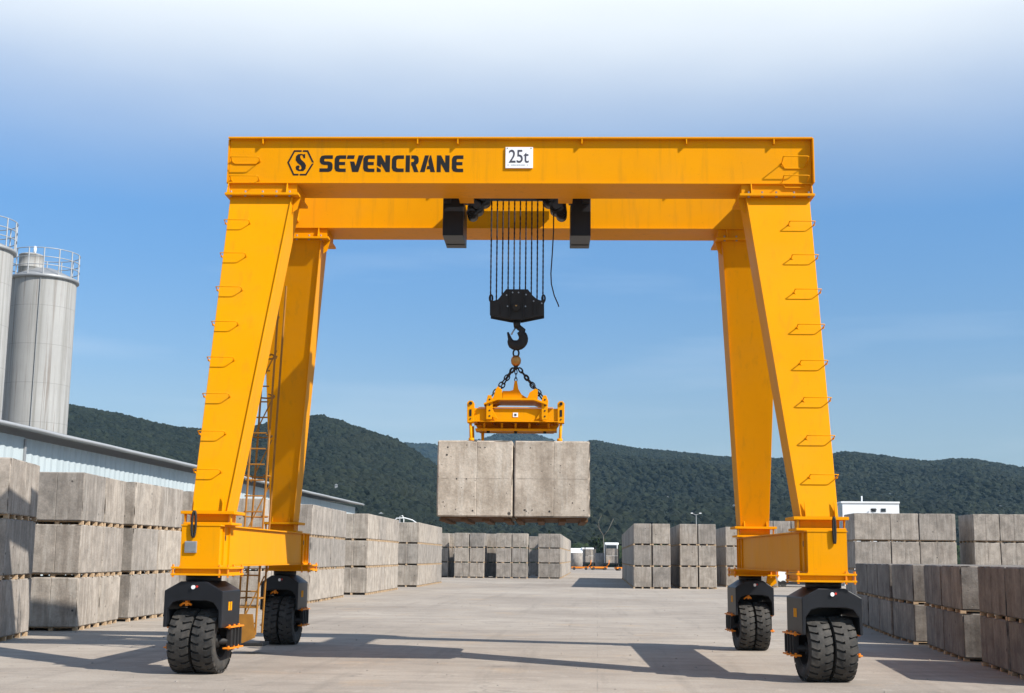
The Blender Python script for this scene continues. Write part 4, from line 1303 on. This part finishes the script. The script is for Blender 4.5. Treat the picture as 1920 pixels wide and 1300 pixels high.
# ------------------------------------------------------------------ hanging blocks
_bk = {}
for x0, x1, lab, lab2 in ((-1.355, -0.060, 'left one of two large concrete blocks hanging from the crane', 'dark timber pallet under the left hanging block'),
                    (-0.036, 1.262, 'right one of two large concrete blocks hanging from the crane', 'dark timber pallet under the right hanging block')):
    W, Lh, H = x1 - x0, 2.7, 1.30
    me = block_mesh(Lh, W, H, 5 if x0 < -1 else 6, True).copy()
    me.materials.clear(); me.materials.append(CONP)
    c = cw((x0 + x1) / 2, 0, 2.475)
    o = link('concrete_block', me, None, 0, c, PSI)
    tag(o, lab, 'concrete block', 'concrete blocks hanging from the crane')
    for z in (0.65,):
        m = MB(); m.box(-W / 2 + 0.05, W / 2 - 0.05, -Lh / 2 - 0.0015, -Lh / 2 + 0.02, z - 0.0025, z + 0.0025); m.build('seam', CONP, o)
    m = MB()
    rr = random.Random(5 + int(x0 * 10))
    for q in range(9):   # tie holes and chipped sockets on the face
        a_, b_ = (rr.uniform(-W / 2 + .06, W / 2 - .06), rr.choice((0.10, 0.12, 0.64, 1.18, rr.uniform(.1, 1.15))))
        m.cyl((a_, -Lh / 2 + 0.02, b_), (a_, -Lh / 2 - 0.004, b_), rr.uniform(0.008, 0.018), 7)
    m.build('tie_hole', BLKD, o)
    p = thing('wooden_pallet', lab2, 'pallet', cw((x0 + x1) / 2, 0, 2.375), PSI, 'timber pallets under the hanging blocks')
    for k in range(4):
        q = -W / 2 + 0.09 + (W - 0.18) * k / 3
        m = MB(); m.box(q - 0.06, q + 0.06, -Lh / 2 + 0.22, Lh / 2 - 0.1, 0.03, 0.075); m.build('bearer', WOODD, p, 0.004)
    for k in range(9):
        q = -Lh / 2 + 0.2 + (Lh - 0.4) * k / 8
        m = MB(); m.box(-W / 2 + 0.06, W / 2 - 0.06, q - 0.11, q + 0.11, 0.076, 0.098); m.build('plank', WOODD, p)

# ------------------------------------------------------------------ background things
# white cabin behind the right stacks
cb = thing('cabin', 'white flat-roofed cabin peeping over the right block stacks', 'cabin', (19.7, 95, 0))
m = MB(); m.box(-1.9, 2.15, 0, 6, 0, 5.93); m.build('wall', WHP, cb)
m = MB(); m.box(-2.0, 2.2, -0.06, 6.1, 5.94, 6.06); m.build('roof', WHP, cb)
m = MB(); m.box(-2.3, -1.91, 0.3, 5, 0, 5.8); m.build('side_annex', WALLM, cb)
for x in (0.15, 0.85):
    m = MB(); m.box(x, x + 0.34, -0.03, -0.002, 5.32, 5.56); w_ = m.build('window', GLS, cb)
m = MB(); m.tube([(0.1, -0.1, 5.5), (0.3, -0.25, 5.42), (0.5, -0.1, 5.46)], 0.04, 6); m.build('bracket', BLKD, cb)
m = MB(); m.cyl((-0.3, 1, 6.06), (-0.3, 1, 6.5), 0.05, 6); m.build('vent_pipe', WHP, cb)

# white site trailer between the right legs
t = thing('site_trailer', 'white site trailer with dark panel seen under the right sill beam', 'trailer', (13.4, 88.5, 0))
m = MB(); m.box(-2.0, 2.4, 0, 2.2, 0.35, 1.75); m.build('body', WHP, t, 0.02)
m = MB(); m.box(-0.55, 0.8, -0.03, -0.002, 0.55, 1.2); m.build('window', GLS, t)
m = MB(); m.box(-2.0, 2.4, -0.06, -0.003, 0.22, 0.34); m.build('skirt', BLKD, t)
for x in (-1.3, -0.9, 1.5):
    m = MB(); m.cyl((x, -0.05, 0.22), (x, 0.15, 0.22), 0.22, 14); m.build('wheel', RUB, t)

def truck(name, label, x, y, rz, bodyc, loadc, w=2.3, h=4.3):
    t = thing(name, label, 'truck', (x, y, 0), rz)
    m = MB(); m.box(-w / 2, w / 2, 5.0, 7.0, 0.9, h); m.build('cab', bodyc, t, 0.12)
    m = MB(); m.box(-w / 2 + .3, w / 2 - .3, 4.97, 4.995, h - 1.0, h - 0.4); m.build('rear_window', GLS, t)
    m = MB(); m.box(-w / 2, w / 2, 0, 4.9, 0.85, 1.05); m.build('flatbed', BLKD, t)
    for k in range(2):
        for j in range(2):
            m = MB(); m.box(-w / 2 + 0.1 + k * (w / 2 - .07), -w / 2 + 0.1 + k * (w / 2 - .07) + w / 2 - .12, 0.2, 4.4, 1.06 + j * 1.15, 1.06 + j * 1.15 + 1.1); m.build('load_crate', loadc, t)
    for x_ in (-w / 2 + .2, w / 2 - .2):
        for yq in (0.9, 2.0, 6.0):
            m = MB(); m.cyl((x_ - .15, yq, 0.48), (x_ + .15, yq, 0.48), 0.48, 16); m.build('wheel', RUB, t)
    for x_ in (-w / 2 + .15, w / 2 - .15):
        m = MB(); m.box(x_ - .08, x_ + .08, -0.05, 0.05, 0.8, 3.9); m.build('stake', BLKD, t)
    return t
truck('flatbed_truck', 'loaded flatbed truck with white cab at the far end of the aisle', 2.3, 205, 0, WHP, CON)
truck('flatbed_truck', 'smaller white truck left of the loaded flatbed at the aisle end', -1.2, 226, 0.1, WHP, CON, 2.2, 3.6)
def tank(name, label, x, y, r, L):
    t = thing(name, label, 'tank', (x, y, 0))
    m = MB(); m.lathe([(0.01, -L / 2 - .5), (r * .7, -L / 2 - .35), (r, -L / 2), (r, L / 2), (r * .7, L / 2 + .35), (0.01, L / 2 + .5)], 24, None, 'x', (0, 0, r + .5)); m.build('shell', WHP, t)
    for q in (-L / 3, L / 3):
        m = MB(); m.box(q - .2, q + .2, -r * .7, r * .7, 0, 0.9); m.build('saddle', BLKD, t)
    return t
tank('water_tank', 'white round tank behind the far stacks left of the trucks', -4.2, 232, 1.5, 3.5)
for i, (x, y, l) in enumerate(((-2.6, 196, 'orange wheel dolly on the ground left of the far trucks'), (0.2, 200, 'orange wheel dolly in the middle of the aisle end'), (3.9, 192, 'orange wheel dolly beside first right stack at the aisle end'))):
    t = thing('wheel_dolly', l, 'dolly', (x, y, 0), 0.2 * i, 'orange dollies at the end of the aisle')
    m = MB(); m.box(-1.3, 1.3, -0.5, 0.5, 0.25, 0.5); m.build('deck', ORG, t)
    for a in (-0.9, 0.9):
        m = MB(); m.cyl((a, -0.6, 0.22), (a, 0.6, 0.22), 0.22, 12); m.build('wheel', RUB, t)
    m = MB(); m.tube([(1.2, 0, 0.5), (1.6, 0, 0.9), (1.65, 0, 1.5)], 0.06, 6); m.build('handle', ORG, t)
for i, (x, y, l) in enumerate(((-3.4, 215, 'grey concrete ring pipe standing left of the far trucks'), (0.6, 212, 'grey concrete ring pipe standing between the far trucks'))):
    m = MB(); m.lathe([(0.75, 0.0), (0.95, 0.0), (0.98, 1.0), (0.98, 2.6), (0.80, 2.62), (0.78, 0.02)], 24)
    o = m.build('concrete_pipe', CON); o.location = (x, y, 0); tag(o, l, 'concrete pipe', 'concrete pipes at the aisle end')

# white tubular hoop frame behind the third left stack
t = thing('hoop_frame', 'white tubular hoop frame behind the third stack past the rear left leg', 'frame', (-14.6, 97, 0))
m = MB(); m.tube([(-0.9, 0, 0), (-0.9, 0, 4.2), (-0.6, 0, 4.62), (0.0, 0, 4.66), (0.6, 0, 4.5), (1.0, 0, 4.25), (1.0, 0, 0)], 0.045, 8); m.build('hoop', WHP, t)
m = MB(); m.tube([(-0.5, 1, 0), (-0.5, 1, 4.8), (-0.3, 1, 4.86), (-0.2, 1, 4.6), (-0.2, 1, 0)], 0.035, 8); m.build('hoop', WHP, t)
m = MB(); m.tube([(-2.5, 0.4, 4.3), (-0.9, 0.2, 4.4), (1.0, 0, 4.1)], 0.03, 6); m.build('rail', WHP, t)

# yard lamp posts
for x, y, h, l in ((15.2, 200, 8.6, 'twin-headed white lamp post above the second right stack'),):
    t = thing('lamp_post', l, 'lamp post', (x, y, 0), 0, 'lamp posts behind the yard')
    m = MB(); m.cyl((0, 0, 0), (0, 0, h), 0.06, 8, None, 0.035); m.build('pole', RAIL, t)
    for s_ in (-1, 1):
        m = MB(); m.cyl((0, 0, h - 0.1), (s_ * 0.6, 0, h + 0.15), 0.04, 6); m.build('arm', RAIL, t)
        m = MB(); m.box(s_ * 0.65 - 0.16, s_ * 0.65 + 0.16, -0.12, 0.12, h + 0.10, h + 0.25); m.build('lamp_head', WHP, t)

# individual trees at the foot of the hills
def leafy_crown(R, H0, seed, n=420):
    rnd = random.Random(seed)
    m = MB()
    for i in range(n):
        cl = rnd.randrange(9)
        a = cl * 2.4
        base = Vector((cos(a) * R * 0.45, sin(a) * R * 0.45, H0 + (cl % 4) * R * 0.36))
        p = base + Vector((rnd.gauss(0, R * .26), rnd.gauss(0, R * .26), rnd.gauss(0, R * .22)))
        s_ = rnd.uniform(0.22, 0.5)
        u = Vector((rnd.uniform(-1, 1), rnd.uniform(-1, 1), rnd.uniform(-1, 1))).normalized()
        v_ = u.orthogonal().normalized() * s_
        w2 = u.cross(v_)
        m.add([p - v_, p + w2 * 0.7, p + v_, p - w2 * 0.7 + u * s_ * .3], [(0, 1, 2), (0, 2, 3)])
    return m
TREES = [(-26, 262, 5.5, 2.4, 'broad leafy tree behind the far stacks left of the hoop frame'), (-17.5, 266, 7.0, 2.2, 'leafy tree just right of the hoop frame'),
         (-8.5, 264, 6.2, 2.6, 'low leafy tree under the left hanging block'), (0.0, 263, 5.4, 2.2, 'bright green tree under the right hanging block'),
         (7.6, 266, 6.6, 2.3, 'green tree over the loaded flatbed truck'), (20.5, 264, 6.6, 2.3, 'pale green tree over the third right stack'), (33, 268, 6.6, 2.6, 'green tree behind the rear right leg')]
for i, (x, y, h, R, l) in enumerate(TREES):
    t = thing('leafy_tree', l, 'tree', (x, y, -0.2), 0, 'trees at the foot of the hills')
    m = MB(); m.tube([(0, 0, 0), (0.1, 0, h * .4), (-0.05, 0.1, h * .8)], [0.25, 0.18, 0.08], 8)
    for k in range(4):
        a = k * 1.7
        m.tube([(0, 0, h * (.35 + .1 * k)), (cos(a) * R * .5, sin(a) * R * .5, h * (.6 + .09 * k))], [0.1, 0.03], 6)
    m.build('trunk', BARK, t)
    leafy_crown(R, h * 0.5, i).build('crown', LEAF2, t)
t = thing('bare_tree', 'bare pale forked tree standing over the far trucks', 'tree', (1.0, 215, 0))
m = MB()
m.tube([(0, 0, 0), (0.05, 0, 3.5), (0, 0, 5.6)], [0.12, 0.09, 0.06], 8)
m.build('trunk', BARKD, t)
for pts_ in ([(0, 0, 5.5), (-0.7, 0, 6.6), (-0.8, 0, 7.8), (-0.3, 0, 8.8)], [(0, 0, 5.4), (0.8, 0.2, 6.4), (1.7, 0, 8.3)], [(-0.5, 0, 6.4), (-1.3, 0.3, 7.4)]):
    m = MB(); m.tube(pts_, [0.08, 0.06, 0.045, 0.03][:len(pts_)], 6); m.build('branch', BARKD, t)

# small pale buildings dotted on the slopes
def ground_z(hb, x, y):
    hit, loc, nrm, idx = hb.ray_cast(Vector((x, y, 500)), Vector((0, 0, -1)))
    return loc.z if hit else 0
bpy.context.view_layer.update()
HT = [(0, -9.6, 420, 'tiny pale hut low on the left hill, nearest the warehouse'), (0, -11.6, 520, 'tiny pale hut halfway up the left hill'), (0, -7.7, 400, 'tiny pale hut low on the left hill near the hanging blocks'),
      (1, 3.1, 640, 'tiny pale hut on the slope above the first right stack'), (1, 6.0, 560, 'tiny pale hut on the slope above the second right stack'), (1, 12.6, 820, 'tiny pale hut on the ridge right of the crane'), (1, 17.0, 700, 'tiny pale hut on the slope above the right edge stacks')]
for hi_, az, r, l in HT:
    x, y = r * sin(radians(az)), r * cos(radians(az))
    z = ground_z(HG[hi_], x, y)
    t = thing('hut', l, 'hut', (x, y, z - 0.5), -radians(az), 'tiny huts on the wooded slopes')
    m = MB(); m.box(-0.6, 0.6, -0.6, 0.6, 0, 4.0); m.build('wall', EAVE, t)
    m = MB(); m.prism([(-0.8, 4.0), (0.8, 4.0), (0, 4.5)], -0.8, 0.8, 'y'); m.build('roof', RAIL, t)

# loose stones and chips on the yard
m = MB()
rr = random.Random(3)
for i in range(420):
    x, y = rr.uniform(-12, 8), rr.uniform(17, 60)
    s_ = rr.uniform(0.008, 0.028)
    m.add([(x - s_, y, 0.001), (x, y - s_, 0.001), (x + s_, y + s_ * .3, 0.001), (x, y + s_, 0.001), (x + s_ * .2, y, s_)], [(0, 1, 4), (1, 2, 4), (2, 3, 4), (3, 0, 4)])
o = m.build('gravel', CON); tag(o, 'scattered small stone chips on the concrete yard', None, None, 'stuff')

# ------------------------------------------------------------------ haze
HAZE = True
if HAZE:
    m = MB(); m.box(-2300, 2300, -60, 4200, -1.4, 320)
    hz = m.mesh('haze', None)
    hm = bpy.data.materials.new('haze_air')
    hm.use_nodes = True
    ht_ = hm.node_tree
    ht_.nodes.clear()
    ho = ht_.nodes.new('ShaderNodeOutputMaterial')
    pv = ht_.nodes.new('ShaderNodeVolumePrincipled')
    pv.inputs['Color'].default_value = (0.42, 0.72, 1.0, 1)
    pv.inputs['Density'].default_value = 0.000085
    pv.inputs['Anisotropy'].default_value = 0.0
    ht_.links.new(pv.outputs[0], ho.inputs['Volume'])
    hz.materials.clear()
    hz.materials.append(hm)
    o = link('haze', hz)
    tag(o, 'thin blue summer haze over the valley', None, None, 'stuff')
